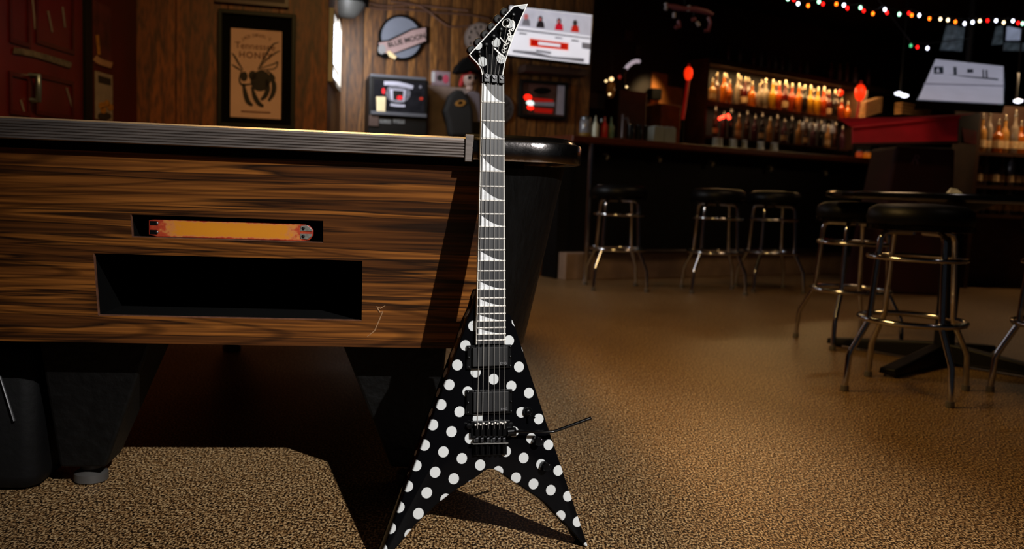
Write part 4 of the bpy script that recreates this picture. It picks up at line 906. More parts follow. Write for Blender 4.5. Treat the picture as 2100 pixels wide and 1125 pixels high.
part('support_post', MB().tube([BAR.w(pp0[0], 0.05, 0.0), BAR.w(pp0[0], 0.05, BARZ)], 0.022, 12), CHROME, bar, smooth=60)
for x, y in ((1245, 316), (1353, 322), (1461, 331), (1581, 341), (1693, 351)):
    u, z_ = BAR.px(x, y, 0.16); hk = part('hook', MB().tube([BAR.w(u, 0.2, z_), BAR.w(u, 0.16, z_), BAR.w(u, 0.145, z_ - 0.02), BAR.w(u, 0.16, z_ - 0.035)], [0.012, 0.012, 0.013, 0.012], 8), M('hook_steel', (150, 148, 142), 0.35, 0.6), bar, smooth=60)
CT = BARZ + 0.05
# --- things on the counter
def on_counter(px, v): return BAR.px(px, 280, v)[0]
def lathe_at(prof, P, n=16): return MB().lathe(prof, n, lambda x, y, zz: (P[0] + x, P[1] + y, P[2] + zz))
SAUCE = [(0.024, 0), (0.027, 0.01), (0.027, 0.09), (0.018, 0.11), (0.009, 0.125), (0.007, 0.15), (0.004, 0.152)]
for px, col, nm, lb in ((1220, (206, 214, 200), 'white_sauce', 'white squeeze bottle standing on the left end of the bar counter'), (1239, (176, 32, 28), 'red_sauce', 'red squeeze bottle on the left end of the bar counter'), (1252, (92, 120, 96), 'green_sauce', 'green squeeze bottle beside the red one on the bar counter')):
    P = BAR.w(on_counter(px, 0.16), 0.16, CT); t = empty('squeeze_bottle', lb, 'bottle', tuple(P))
    part('bottle_body', lathe_at(SAUCE[:5], P), M(nm, col, 0.35), t, smooth=50); part('nozzle', lathe_at([(0.012, 0.124), (0.008, 0.14), (0.004, 0.165)], P), M(nm + '_cap', tuple(int(c * 0.8) for c in col), 0.4), t, smooth=50)
P = BAR.w(on_counter(1200, 0.2), 0.2, CT); t = empty('glass_jar', 'grey glass jar with a yellow base at the left end of the counter', 'jar', tuple(P))
part('jar', lathe_at([(0.04, 0), (0.045, 0.02), (0.045, 0.12), (0.038, 0.135)], P), M('grey_glass', (120, 122, 130), 0.15, spec=0.6), t, smooth=40); part('contents', lathe_at([(0.0455, 0.004), (0.0462, 0.03), (0.0455, 0.035)], P), M('mustard', (120, 92, 20), 0.6), t); part('lid', lathe_at([(0.04, 0.135), (0.04, 0.15), (0.01, 0.165)], P), M('dull_metal', (110, 120, 130)), t, smooth=40)
P = BAR.w(on_counter(1233, 0.22), 0.22, CT); t = empty('condiment_bottle', 'dark brown sauce bottle with a grey cap among the squeeze bottles', 'bottle', tuple(P))
part('bottle_body', lathe_at(SAUCE[:5], P), M('brown_sauce', (60, 40, 14), 0.25), t, smooth=50); part('cap', lathe_at([(0.016, 0.124), (0.016, 0.15), (0.01, 0.156)], P), M('dull_metal', (110, 120, 130)), t)
for k, (x0, x1) in enumerate(((1341, 1362), (1363, 1386))):
    u0, u1 = on_counter(x0, 0.2), on_counter(x1, 0.2); P = BAR.w((u0 + u1) / 2, 0.26, CT)
    t = empty('napkin_stack', ('left' if k == 0 else 'right') + ' one of two upright grey paper napkin stacks on the bar counter', 'napkins', tuple(P)); n = 7
    for i in range(n):
        a = u0 + (u1 - u0) * i / n; part('napkin', MB().box(a + 0.0006, a + (u1 - u0) / n - 0.0006, 0.2, 0.32, CT, CT + 0.13 + 0.004 * (i % 3), BAR.w), M('napkin_paper', (150, 158, 156), 0.8), t)
P = BAR.w(on_counter(1276, 0.3), 0.3, CT); t = empty('beer_tap', 'slim metal tap column on the bar counter', 'beer tap', tuple(P))
part('column', lathe_at([(0.03, 0), (0.03, 0.015), (0.013, 0.03), (0.013, 0.2), (0.016, 0.21)], P), M('tap_metal', (120, 110, 112), 0.3, 0.8), t, smooth=40); part('spout', MB().tube([P + [0, 0, .17], P + BAR.v * -0.06 + [0, 0, .18], P + BAR.v * -0.08 + [0, 0, .13]], 0.009, 8), M('tap_metal', (120, 110, 112)), t, smooth=60)
for k, px in enumerate((1292, 1309, 1326)):
    P = BAR.w(on_counter(px, 0.3), 0.3, CT); t = empty('pitcher', 'dark plastic pitcher on the counter, %s to the right of the tap' % ORD[k], 'pitcher', tuple(P), 'dark pitchers on the bar counter')
    part('jug', lathe_at([(0.022, 0), (0.024, 0.005), (0.028, 0.14), (0.025, 0.14), (0.02, 0.02)], P), M('smoke_plastic', (22, 24, 28), 0.25), t, smooth=40); part('handle', MB().tube([P + BAR.v * -0.026 + [0, 0, .12], P + BAR.v * -0.045 + [0, 0, .1], P + BAR.v * -0.043 + [0, 0, .05], P + BAR.v * -0.024 + [0, 0, .03]], 0.004, 6), M('smoke_plastic', (22, 24, 28)), t, smooth=60)

# --- shelf unit with bottles behind the bar
SHV = -0.30                                                     # shelf front, towards the camera from the wall
def row_z(px, py, v): return BBF.px(px, py, v)
u_l, z_mid = BBF.px(1452, 212, SHV + 0.1); u_r = BBF.px(1745, 245, SHV + 0.1)[0]
z_mid = (z_mid + BBF.px(1735, 243, SHV + 0.1)[1]) / 2
z_top = (BBF.px(1500, 138, SHV)[1] + BBF.px(1780, 166, SHV)[1]) / 2
z_low = z_mid - 0.36
SHW = M('shelf_wood', (70, 42, 22), 0.5, var=0.3, vscale=10)
shelf = empty('bottle_shelf', 'three tier back bar shelf with a warm light strip over its middle row', 'shelf', tuple(BBF.w((u_l + u_r) / 2, -0.15, 0)))
u_l -= 0.12; u_r += 0.15
for z_, nm in ((z_low, 'shelf_board'), (z_mid, 'shelf_board'), (z_top, 'shelf_board')): part(nm, MB().box(u_l, u_r + (0.5 if z_ == z_top else 0), SHV, -0.002, z_ - 0.03, z_, BBF.w), SHW, shelf)
part('cabinet_base', MB().box(u_l, u_r, SHV - 0.1, -0.002, 0, z_low - 0.03, BBF.w), BLACK, shelf)
part('upright', MB().box(u_l - 0.03, u_l, SHV, -0.002, 0, z_top, BBF.w), SHW, shelf); part('upright', MB().box(u_r, u_r + 0.03, SHV, -0.002, 0, z_top, BBF.w), SHW, shelf)
part('fascia', MB().box(u_l, u_r + 0.5, SHV - 0.012, SHV, z_top - 0.055, z_top + 0.004, BBF.w), M('dark_shelf_front', (30, 16, 10), 0.5), shelf)
LEDM = M('light_strip', (255, 190, 110), 0.4, emit=4.0, var=0.02)
part('light_strip', MB().box(u_l + 0.05, u_r - 0.05, SHV + 0.02, SHV + 0.045, z_top - 0.038, z_top - 0.031, BBF.w), LEDM, shelf)
pl0 = BBF.w((u_l + u_r) / 2, SHV + 0.05, z_top - 0.045)
ll = light('shelf_strip_lamp', 'AREA', tuple(pl0), tuple(pl0 - np.array([0, 0, 1])), 26, (1.0, 0.62, 0.26), shape='RECTANGLE', size=u_r - u_l - 0.1, size_y=0.06)
ll.rotation_euler = (0, 0, rad(36))
pl1 = BBF.w((u_l + u_r) / 2, SHV + 0.12, z_mid - 0.04)
l2 = light('lower_shelf_lamp', 'AREA', tuple(pl1), tuple(pl1 - np.array([0, 0, 1])), 2.6, (1.0, 0.62, 0.34), shape='RECTANGLE', size=u_r - u_l - 0.1, size_y=0.06)
l2.rotation_euler = (0, 0, rad(36))

pt_ = BBF.w((u_l + u_r) / 2 + 0.2, SHV - 0.55, z_top + 0.75); light('added_top_shelf_fill', 'SPOT', tuple(pt_), tuple(BBF.w((u_l + u_r) / 2 + 0.2, -0.2, z_top + 0.1)), 9, (1.0, 0.86, 0.85), spot_size=rad(100), spot_blend=0.5, shadow_soft_size=0.04)  # added fill without a fixture, brings out the top shelf bottles
PROF = {'round': [(0.030, 0), (0.036, 0.006), (0.037, 0.15), (0.033, 0.175), (0.016, 0.205), (0.0125, 0.22), (0.0125, 0.262), (0.0145, 0.264), (0.0145, 0.275)],
        'square': [(0.040, 0), (0.043, 0.006), (0.043, 0.13), (0.038, 0.15), (0.017, 0.165), (0.014, 0.18), (0.014, 0.22), (0.017, 0.222), (0.017, 0.235)],
        'tall': [(0.027, 0), (0.031, 0.006), (0.032, 0.19), (0.026, 0.215), (0.013, 0.235), (0.011, 0.27), (0.011, 0.30), (0.013, 0.302), (0.013, 0.315)]}
LABW = M('bottle_label', (206, 170, 120), 0.7, var=0.25, vscale=40); CORK = M('pourer_steel', (210, 196, 170), 0.25, 0.8)
protos = {}
def bottle(kind, mname, col, P, label, group, cap=True, sc_=1.0, lab=True, trans=0.25):
    key = (kind, mname, cap, lab)
    if key not in protos:
        t = empty('liquor_bottle', label, 'bottle', (0, 0, 0), group)
        ns = 8 if kind == 'square' else 14
        part('glass', MB().lathe(PROF[kind][:-2], ns), M('glass_' + mname, col, 0.12, spec=0.6, trans=trans, var=0.3, vscale=14), t, local=True, smooth=45)
        h = PROF[kind][-2][1]
        if cap: part('pourer', MB().lathe([(0.0145, h - 0.002), (0.0145, h + 0.012), (0.006, h + 0.018), (0.006, h + 0.04), (0.0035, h + 0.045)], 10), CORK, t, local=True, smooth=45)
        if lab: part('bottle_label', MB().lathe([(PROF[kind][2][0] + 0.0006, 0.04), (PROF[kind][2][0] + 0.0006, 0.10)], ns), LABW, t, local=True)
        protos[key] = t
    else:
        t = copy_tree(protos[key]); t['label'] = label; t['group'] = group
    t.location = tuple(P); t.scale = (sc_, sc_, sc_); t.rotation_euler = (0, 0, random.uniform(0, 6)); return t
COLS = {'amber': (190, 96, 14), 'gold': (200, 140, 20), 'rust': (176, 60, 10), 'darkred': (86, 16, 8), 'clear': (150, 132, 110), 'tan': (196, 140, 70), 'dark': (30, 22, 18), 'plum': (96, 50, 64), 'brown': (84, 46, 22), 'smoke': (110, 106, 116)}
mid = [(1443, 'clear', 'round', .8), (1459, 'tan', 'square', .95), (1482, 'amber', 'round', 1.05), (1494, 'amber', 'round', .85), (1510, 'clear', 'tall', .98), (1525, 'darkred', 'round', 1.02), (1540, 'amber', 'square', 1.05), (1555, 'clear', 'round', .9), (1567, 'clear', 'round', 1.1), (1582, 'gold', 'round', 1.1), (1595, 'rust', 'round', 1.08), (1607, 'darkred', 'round', 1.15),
       (1621, 'rust', 'round', 1.08), (1635, 'amber', 'round', 1.12), (1647, 'dark', 'round', 1.1), (1659, 'gold', 'round', 1.12), (1674, 'gold', 'round', 1.1), (1686, 'rust', 'round', 1.15), (1697, 'darkred', 'round', 1.05), (1709, 'dark', 'round', 1.1), (1724, 'rust', 'square', .95), (1737, 'amber', 'square', .85)]
NM = {'amber': 'amber', 'gold': 'golden', 'rust': 'orange red', 'darkred': 'dark red', 'clear': 'clear', 'tan': 'tan', 'dark': 'black', 'plum': 'plum', 'brown': 'brown', 'smoke': 'smoky grey'}
cnt = {}
for px, c, k, s_ in mid: cnt[c] = cnt.get(c, 0) + 1
for i, (px, c, k, s_) in enumerate(mid):
    u = BBF.px(px, 215 + (px - 1460) * 0.11, SHV + 0.1)[0]
    lb = '%s liquor bottle, %s from the left in the brightest shelf row' % (NM[c], ORD[i])
    bottle(k, c, COLS[c], BBF.w(u, SHV + 0.1, z_mid), lb, '%s bottles in the bright row' % NM[c], True, s_, c in ('tan', 'darkred'))
for i, px in enumerate((1468, 1488, 1517, 1533, 1560, 1589, 1613, 1642, 1667, 1692, 1716)):   # second rank behind
    u = BBF.px(px, 215 + (px - 1460) * 0.11, SHV + 0.2)[0]
    bottle('tall', 'brown', COLS['brown'], BBF.w(u, SHV + 0.21, z_mid), 'tall brown bottle, %s from the left of the rear rank behind the bright row' % ORD[i], 'tall brown bottles of the rear rank', True, 1.0, False)
for i, px in enumerate((1492, 1516, 1544, 1560, 1575, 1590, 1604, 1619, 1640, 1655, 1704, 1722, 1738, 1755, 1782)):
    u = BBF.px(px, 140, SHV + 0.12)[0]
    bottle('round' if i % 3 else 'tall', 'smoke' if i % 2 else 'plum', COLS['smoke' if i % 2 else 'plum'], BBF.w(u, SHV + 0.12, z_top), ('smoky grey' if i % 2 else 'plum dark') + ' bottle, %s from the left on the unlit top shelf' % ORD[i], ('smoky' if i % 2 else 'plum') + ' bottles on the top shelf', False, 0.62 if i < 10 else 0.85, False)
for i, px in enumerate((1465, 1482, 1497, 1513, 1530, 1546, 1561, 1577, 1592, 1607, 1622, 1637, 1652, 1667, 1682, 1697, 1712, 1727)):
    c = ('brown', 'plum', 'dark', 'tan')[i % 4]; u = BBF.px(px, 290, SHV + 0.08)[0]
    bottle('round' if i % 2 else 'tall', c, COLS[c], BBF.w(u, SHV + 0.08, z_low), NM[c] + ' bottle, %s from the left in the dim lower shelf row' % ORD[i], NM[c] + ' bottles in the lower row', True, 0.92, i % 3 == 0)
# white glasses hanging under the middle shelf
GLS = M('white_glass', (196, 200, 206), 0.2, emit=0.0, spec=0.6)
for i, px in enumerate((1650, 1664, 1677, 1692, 1708)):
    u = BBF.px(px, 245, SHV + 0.05)[0]; P = BBF.w(u, SHV + 0.05, z_mid - 0.03)
    t = empty('wine_glass', 'white wine glass hanging upside down under the bright shelf, %s from the left' % ORD[i], 'glass', tuple(P), 'hanging wine glasses')
    part('foot', lathe_at([(0.03, -0.004), (0.03, -0.001)], P), GLS, t); part('stem', lathe_at([(0.005, -0.06), (0.004, -0.004)], P, 8), GLS, t); part('bowl', lathe_at([(0.028, -0.15), (0.034, -0.11), (0.028, -0.075), (0.006, -0.06)], P), GLS, t, smooth=50)
# glasses at the back of the counter
for i, (px, w_) in enumerate(((1467, 0.03), (1476, 0.026), (1503, 0.036), (1527, 0.026), (1560, 0.036), (1588, 0.036))):
    P = BAR.w(BAR.px(px, 296, 0.48)[0], 0.48, CT); lb = 'upturned clear drinking glass at the counter back edge, %s from the left' % ORD[i]
    t = empty('drinking_glass', lb, 'glass', tuple(P), 'upturned glasses on the counter')
    part('tumbler', lathe_at([(w_ * 1.1, 0), (w_ * 1.1, 0.004), (w_ * 0.9, 0.10), (w_ * 0.85, 0.104)], P), M('counter_glass', (170, 178, 176), 0.15, spec=0.7), t, smooth=40); part('base_rim', lathe_at([(w_ * 0.9, 0.1005), (w_ * 0.92, 0.108), (w_ * 0.6, 0.109)], P), GLS, t)

# --- lamps behind the bar
REDL = M('red_lamp_glow', (255, 44, 10), 0.4, emit=1.25, var=0.25, vscale=30); REDP = M('red_post', (120, 10, 6), 0.4, emit=0.5)  # the post material emits too: glow put into post and cap
def red_lamp(px, py, rpx, py_end, px_end, v, label):
    u, z_ = BBF.px(px, py, v); r_ = abs(BBF.px(px - rpx, py, v)[0] - u); P = BBF.w(u, v, z_); u2, zb_ = BBF.px(px_end, py_end, v); Q = BBF.w(u2, v, zb_)
    t = empty('red_lamp', label, 'lamp', tuple(Q))
    part('lantern', lathe_at([(0.3 * r_, -1.7 * r_), (0.8 * r_, -1.1 * r_), (r_, -0.2 * r_), (0.95 * r_, 0.7 * r_), (0.6 * r_, 1.3 * r_), (0.2 * r_, 1.5 * r_)], P), REDL, t, smooth=60)
    part('post', MB().tube([P - [0, 0, 1.7 * r_], Q], 0.016, 8), REDP, t)
    part('cap', lathe_at([(0.25 * r_, 1.45 * r_), (0.25 * r_, 2.1 * r_), (0.1 * r_, 2.2 * r_)], P), REDP, t)
    part('floor_post', MB().tube([Q, (Q[0], Q[1], 0.0)], 0.016, 8), MATTE, t)
    lp = bpy.data.lights.new('red_glow', 'POINT'); lp.energy = 0.35; lp.color = (1, 0.12, 0.04); lp.shadow_soft_size = 0.05
    lo = bpy.data.objects.new('red_glow', lp); COL.objects.link(lo); lo.location = tuple(P - BBF.v * 0.15)
red_lamp(1412, 150, 6.0, 245, 1400, -0.62, 'glowing red lantern on a red post at the left of the lit bottles')
red_lamp(1764, 189, 6.2, 250, 1756, -0.62, 'glowing red lantern on a red post at the right of the lit bottles')
P = BBF.w(*(lambda q: (q[0], SHV - 0.02, q[1]))(BBF.px(1724, 191, SHV - 0.02)))
t = empty('red_bulb', 'small red bulb light in front of the right end of the bright row', 'light', tuple(P)); part('bulb', lathe_at([(0.012, -0.03), (0.03, -0.01), (0.03, 0.025), (0.012, 0.04)], P), REDL, t, smooth=60); part('bracket', MB().tube([P + [0, 0, .03], BBF.w(BBF.px(1724, 191, SHV)[0], SHV + 0.03, z_top - 0.03)], 0.006, 6), MATTE, t)
NEONR = M('hot_red_light', (255, 60, 36), 0.4, emit=4.5, var=0.02)
P = BBF.w(*(lambda q: (q[0], SHV - 0.06, q[1]))(BBF.px(1487, 244, SHV - 0.06)))
t = empty('neon_light', 'pair of bright red neon tubes below the bright bottle row', 'neon light', tuple(P))
zq = lambda x, y: BBF.w(*(lambda q: (q[0], SHV - 0.06, q[1]))(BBF.px(x, y, SHV - 0.06)))
part('tube', MB().tube([zq(1475, 243), zq(1485, 239)], 0.016, 10), NEONR, t, smooth=60); part('tube', MB().tube([zq(1492, 235), zq(1496, 243)], 0.017, 10), NEONR, t, smooth=60)
part('stand', MB().tube([zq(1486, 242), zq(1486, 262), BBF.w(BBF.px(1486, 262, SHV)[0], SHV, z_low)], 0.008, 6), BLACK, t)

# --- left part of the back bar
def bbox(name, label, cat, px, v0, v1, mat, floor_=False, **k):
    r = rect(BBF, *px, v0)
    if floor_: r = (r[0], r[1], 0.0, r[3])
    return tag(part(name, slab(BBF, r, v0, v1), mat, at=tuple(BBF.w((r[0] + r[1]) / 2, (v0 + v1) / 2, r[2])), **k), label, cat)
AMB = M('amber_panel', (150, 92, 40), 0.6, var=0.4, vscale=5)
bbox('amber_wall_panel', 'amber lit panel behind the bar left of the red lantern', 'panel', (1335, 152, 1400, 262), -0.02, -0.001, AMB)
P_ = BBF.w(BBF.px(1372, 150, -0.3)[0], -0.3, BBF.px(1372, 140, -0.3)[1]); light('added_amber_fill', 'SPOT', tuple(P_), tuple(P_ + BBF.v * 0.3 + np.array([0, 0, -0.35])), 16, (1.0, 0.66, 0.3), spot_size=rad(80), spot_blend=0.8, shadow_soft_size=0.05)  # added fill without a fixture, brightens the amber panel
bbox('wooden_cabinet', 'brown wooden cabinet behind the bar under the curved light tube', 'cabinet', (1268, 186, 1326, 262), -0.4, -0.05, M('cabinet_brown', (74, 42, 22), 0.5, var=0.3, vscale=8), True, bevel=0.01)
bbox('orange_cabinet', 'small orange brown cabinet below the amber panel', 'cabinet', (1356, 214, 1396, 262), -0.35, -0.03, M('cabinet_orange', (130, 66, 20), 0.5, var=0.3, vscale=8), True, bevel=0.01)
bbox('black_speaker', 'small square black speaker on the amber panel', 'speaker', (1338, 181, 1358, 204), -0.10, -0.021, MATTE, bevel=0.008)
bbox('dark_picture', 'dark rectangular picture beside the red lantern', 'picture', (1374, 151, 1404, 178), -0.06, -0.021, M('dark_picture', (26, 18, 14), 0.5), bevel=0.006)
zl = lambda x, y, v=-0.5: BBF.w(*(lambda q: (q[0], v, q[1]))(BBF.px(x, y, v)))
P = zl(1290, 145); t = empty('light_tube', 'pinkish white curved light tube over the brown cabinet', 'light tube', tuple(P))
TUBE = M('curved_tube', (186, 170, 180), 0.3, emit=0.75, var=0.25, vscale=6)
part('tube', MB().tube([zl(1283, 141), zl(1288, 135), zl(1297, 128), zl(1305, 125), zl(1311, 126)], 0.018, 10), TUBE, t, smooth=60)
part('arm', MB().tube([zl(1283, 141), zl(1279, 152), zl(1279, 178, -0.3)], 0.016, 8), M('arm_metal', (70, 60, 64), 0.4, 0.6), t, smooth=60)
part('end_bulb', MB().lathe([(0.004, -0.02), (0.018, 0), (0.004, 0.02)], 10, lambda x, y, zz: tuple(zl(1271, 158) + np.array([x, y, zz]))), M('dim_red_bulb', (170, 50, 40), 0.4, emit=0.4), t, smooth=60)
part('bulb_arm', MB().tube([zl(1271, 158), zl(1279, 158)], 0.006, 6), M('arm_metal', (70, 60, 64)), t)
WARM = M('warm_bulb', (255, 214, 150), 0.4, emit=2.2, var=0.02); AMBG = M('amber_glass', (120, 70, 20), 0.2, emit=0.12)
P = zl(1252, 200); t = empty('glass_lantern', 'amber glass lantern with a warm bulb near the wall television', 'lantern', tuple(P))
part('globe', MB().lathe([(0.02, 0.0), (0.036, 0.03), (0.036, 0.12), (0.02, 0.14)], 14, lambda x, y, zz: tuple(P + np.array([x, y, zz]))), AMBG, t, smooth=50)
for x, y, r_ in ((1254, 162, 0.02), (1243, 166, 0.012), (1285, 178, 0.01), (1250, 193, 0.011)):
    Q = zl(x, y, -0.58); part('bulb', MB().lathe([(0.1 * r_, -r_), (r_ * 0.8, -0.5 * r_), (r_, 0), (r_ * 0.8, 0.5 * r_), (0.1 * r_, r_)], 10, lambda a, b, c: tuple(Q + np.array([a, b, c]))), WARM, t, smooth=60)
part('wire', MB().tube([zl(1243, 166, -0.58), zl(1254, 150, -0.58), zl(1254, 100, -0.58), (zl(1254, 100, -0.58)[0], zl(1254, 100, -0.58)[1], 2.75)], 0.003, 5).tube([zl(1254, 160, -0.58), zl(1285, 174, -0.58)], 0.003, 5), BLACK, t)
bl = [zl(1193, 186, -0.55), zl(1196, 190, -0.55), zl(1190, 250, -0.55), zl(1182, 252, -0.55)]
tag(part('menu_board', MB().hexa([p + BBF.v * 0.02 for p in bl] + bl), M('menu_grey', (96, 88, 100), 0.5), at=tuple(bl[3])), 'pale slanted edge of a menu board at the left end of the bar', 'menu board')
bbox('shelf_box', 'dark wall shelf with small jars behind the left end of the bar', 'shelf', (1197, 190, 1240, 222), -0.30, -0.002, M('dark_shelf', (48, 28, 20)))
for k, (x0, y0, x1, y1, c) in enumerate(((1281, 62, 1298, 82, (58, 40, 36)), (1303, 93, 1315, 112, (52, 52, 50)))):
    bbox('wall_card', ('brown' if k == 0 else 'grey green') + ' dim card pinned high behind the left of the bar', 'card', (x0, y0, x1, y1), -0.02, -0.001, M('dim_card%d' % k, c, 0.7))

# --- right end: baskets, jars, canopy, shelves, prints, lights
BASK = M('straw', (176, 130, 76), 0.8, var=0.3, vscale=30, emit=0.0)
t = None
for (px, py, wpx, n, tilt, lb) in ((1783, 243, 34, 5, 0.5, 'stack of pale ridged straw trays right of the red lantern'), (1872, 238, 62, 4, 0.0, 'amber straw basket stack behind the red canopy')):
    v = -0.55; u, z_ = BBF.px(px, py, v); w_ = abs(BBF.px(px + wpx / 2, py, v)[0] - u); t = empty('straw_basket', lb, 'basket', tuple(BBF.w(u, v, z_)))
    for i in range(n):
        part('tray', MB().prism([(-w_, 0), (w_, w_ * tilt), (w_ * 0.92, w_ * tilt + 0.026), (-w_ * 0.95, 0.026)], lambda a, b: BBF.w(u + a, v - 0.05, z_ + b + i * 0.038), lambda a, b: BBF.w(u + a, v + 0.05, z_ + b + i * 0.038)), BASK, t, bevel=0.006)
    part('stand', MB().box(u - w_ * 0.5, u + w_ * 0.5, v - 0.1, v + 0.1, 0, z_ - 0.001, BBF.w), MATTE, t)
P = zl(1820, 225, -0.8); light('added_canopy_fill', 'SPOT', tuple(P + np.array([-0.1, -1.6, 0.85])), tuple(P + np.array([0, 0, -0.05])), 42, (1.0, 0.7, 0.45), spot_size=rad(42), spot_blend=0.8, shadow_soft_size=0.05)  # added front fill without a fixture, brightens the canopy
for i, (px, c) in enumerate(((1762, 'rust'), (1778, 'amber'), (1793, 'gold'), (1808, 'tan'))):
    P = BAR.w(BAR.px(px, 322, 0.4)[0], 0.4, CT); t = empty('preserve_jar', NM[c] + ' preserve jar on the counter under the red canopy', 'jar', tuple(P))
    part('jar', lathe_at([(0.03, 0), (0.034, 0.008), (0.034, 0.07), (0.026, 0.085)], P), M('jar_' + c, COLS[c], 0.2, emit=0.35), t, smooth=40); part('lid', lathe_at([(0.028, 0.085), (0.028, 0.1)], P), M('dull_metal', (110, 120, 130)), t)  # jars are no lamps: their glow is emission in the material
CAN = M('red_canvas', (190, 8, 40), 0.6, var=0.3, vscale=5); CAND = M('dark_red_canvas', (46, 4, 7), 0.7, var=0.3, vscale=5)
cd = 6.1; cv = lambda x, y, d: at_depth(x, y, d)
t = empty('red_canopy', 'dark red fabric canopy over a dark red draped stand at the right of the bar', 'canopy', (cv(1880, 400, cd)[0], cv(1880, 400, cd)[1], 0))
A = [cv(1748, 296, cd), cv(1964, 292, cd - 0.15), cv(1968, 240, cd - 0.15), cv(1748, 262, cd)]
back = np.array([0.1, 0.6, 0.0])
part('valance', MB().hexa([A[0], A[1], A[1] + back * 0.05, A[0] + back * 0.05, A[3], A[2], A[2] + back * 0.05, A[3] + back * 0.05]), CAN, t, bevel=0.006)
B_ = [cv(1964, 292, cd - 0.15), cv(2002, 296, cd + 0.25), cv(2012, 232, cd + 0.3), cv(1968, 240, cd - 0.15)]
part('side_valance', MB().hexa([B_[0], B_[1], B_[1] + [-.02, .02, 0], B_[0] + [-.02, .02, 0], B_[3], B_[2], B_[2] + [-.02, .02, 0], B_[3] + [-.02, .02, 0]]), CAND, t)  # darker red puts the shade of the turned-away side into its colour
part('roof', MB().add([A[3], A[2], B_[2], A[3] + back + [0, 0, .12], A[3] + back + [0.25, 0, .12]], [(0, 1, 2, 4, 3)]), CAN, t)
part('top_hem', MB().tube([A[3] + [0, -.006, 0], A[2] + [0, -.006, 0]], 0.012, 8), CAN, t); part('bottom_hem', MB().tube([A[0] + [0, -.006, 0], A[1] + [0, -.006, 0]], 0.01, 8), CAND, t)
part('corner_tab', MB().hexa([cv(1978, 292, cd - 0.05), cv(2002, 296, cd + 0.16), cv(2002, 296, cd + 0.18), cv(1978, 292, cd - 0.03), cv(1972, 262, cd - 0.1), cv(2003, 268, cd + 0.14), cv(2003, 268, cd + 0.16), cv(1972, 262, cd - 0.08)]), CAN, t)
S0 = cv(1836, 330, cd + 0.2); S1 = cv(1958, 330, cd + 0.2); sh_ = S0[2] - 0.001; ztop_ = cv(1900, 302, cd + 0.2)[2]
st_ = part('draped_stand', MB().hexa([(S0[0] - 0.12, S0[1], 0), (S1[0] + 0.05, S1[1], 0), (S1[0] + 0.05, S1[1] + 0.5, 0), (S0[0] - 0.12, S0[1] + 0.5, 0), (S0[0], S0[1], ztop_), (S1[0], S1[1], ztop_), (S1[0], S1[1] + 0.45, ztop_), (S0[0], S0[1] + 0.45, ztop_)]), CAND, t, bevel=0.02)
Q = cv(1876, 328, cd + 0.18); part('lettering', text_mb('R', 0.1, lambda x, y, c: (Q[0] + x, Q[1] - max(c, 0), Q[2] + y), 0.001, shear=0.3), M('faded_print', (96, 64, 78), 0.7), st_)

RSF = Frame(tuple(at_depth(2010, 389, 7.0) * np.array([1, 1, 0])), rad(4))
r = rect(RSF, 2008, 222, 2180, 405, 0.0); r = (r[0], r[1], 0, r[3])
t = empty('corner_shelf', 'open bottle shelf in the right corner of the bar, lit warm at the top', 'shelf', tuple(RSF.w((r[0] + r[1]) / 2, 0.15, 0)))
part('back_panel', MB().box(r[0], r[1], 0.32, 0.34, 0, r[3] + 0.05, RSF.w), SHW, t); part('upright', MB().box(r[0] - 0.03, r[0], 0, 0.34, 0, r[3] + 0.05, RSF.w), SHW, t)
rows = [RSF.px(2050, 313, 0)[1], RSF.px(2050, 381, 0)[1], RSF.px(2050, 440, 0)[1]]
for z_ in rows: part('shelf_board', MB().box(r[0], r[1], 0, 0.32, z_ - 0.025, z_, RSF.w), SHW, t)
for j, z_ in enumerate(rows):
    for i in range(9):
        c = ('tan', 'clear', 'amber')[i % 3] if j == 0 else ('brown', 'smoke', 'dark')[i % 3]
        bottle(('round', 'tall', 'square')[i % 3], c, COLS[c], RSF.w(r[0] + 0.05 + i * 0.068, 0.07 + 0.02 * (i % 2), z_), NM[c] + ' bottle, %s from the left on the %s shelf in the right corner' % (ORD[i], ('top', 'second', 'third')[j]), NM[c] + ' bottles, %s right shelf' % ('top', 'second', 'third')[j], j == 0, 0.9 if j else 1.0)
P = RSF.w(r[0] + 0.4, -0.15, r[3] + 0.25); light('corner_shelf_lamp', 'AREA', tuple(P), tuple(P + np.array([0, 0.12, -0.4])), 5.5, (1.0, 0.66, 0.36), shape='RECTANGLE', size=0.6, size_y=0.08)

GLP = M('bluish_print', (96, 112, 124), 0.4, emit=0.12, var=0.6, vscale=25)
for k, (pts, lb) in enumerate((([(1944, 51), (1966, 52), (1960, 103), (1930, 102)], 'grey blue glass print above the tilted television'), ([(1968, 55), (1979, 54), (1973, 105), (1961, 104)], 'narrow pale glass strip beside the grey blue print'), ([(2046, 54), (2058, 52), (2056, 90), (2036, 92)], 'small pale green glass print at the upper right'), ([(2068, 54), (2094, 60), (2092, 82), (2066, 82)], 'bright bluish window light at the far upper right'), ([(2062, 86), (2104, 88), (2104, 104), (2060, 103)], 'dim grey glass strip below the bluish window light'))):
    q = [on_plane(*p, RSF.o, RSF.v) for p in pts]
    tag(part('glass_print', MB().hexa([p + RSF.v * 0.02 for p in q] + q), M('bluish_glow', (150, 160, 186), 0.4, emit=0.5, var=0.3) if k == 3 else GLP, at=tuple(q[3])), lb, 'print')
CLW = M('white_lamp', (240, 240, 255), 0.4, emit=2.5, var=0.02)
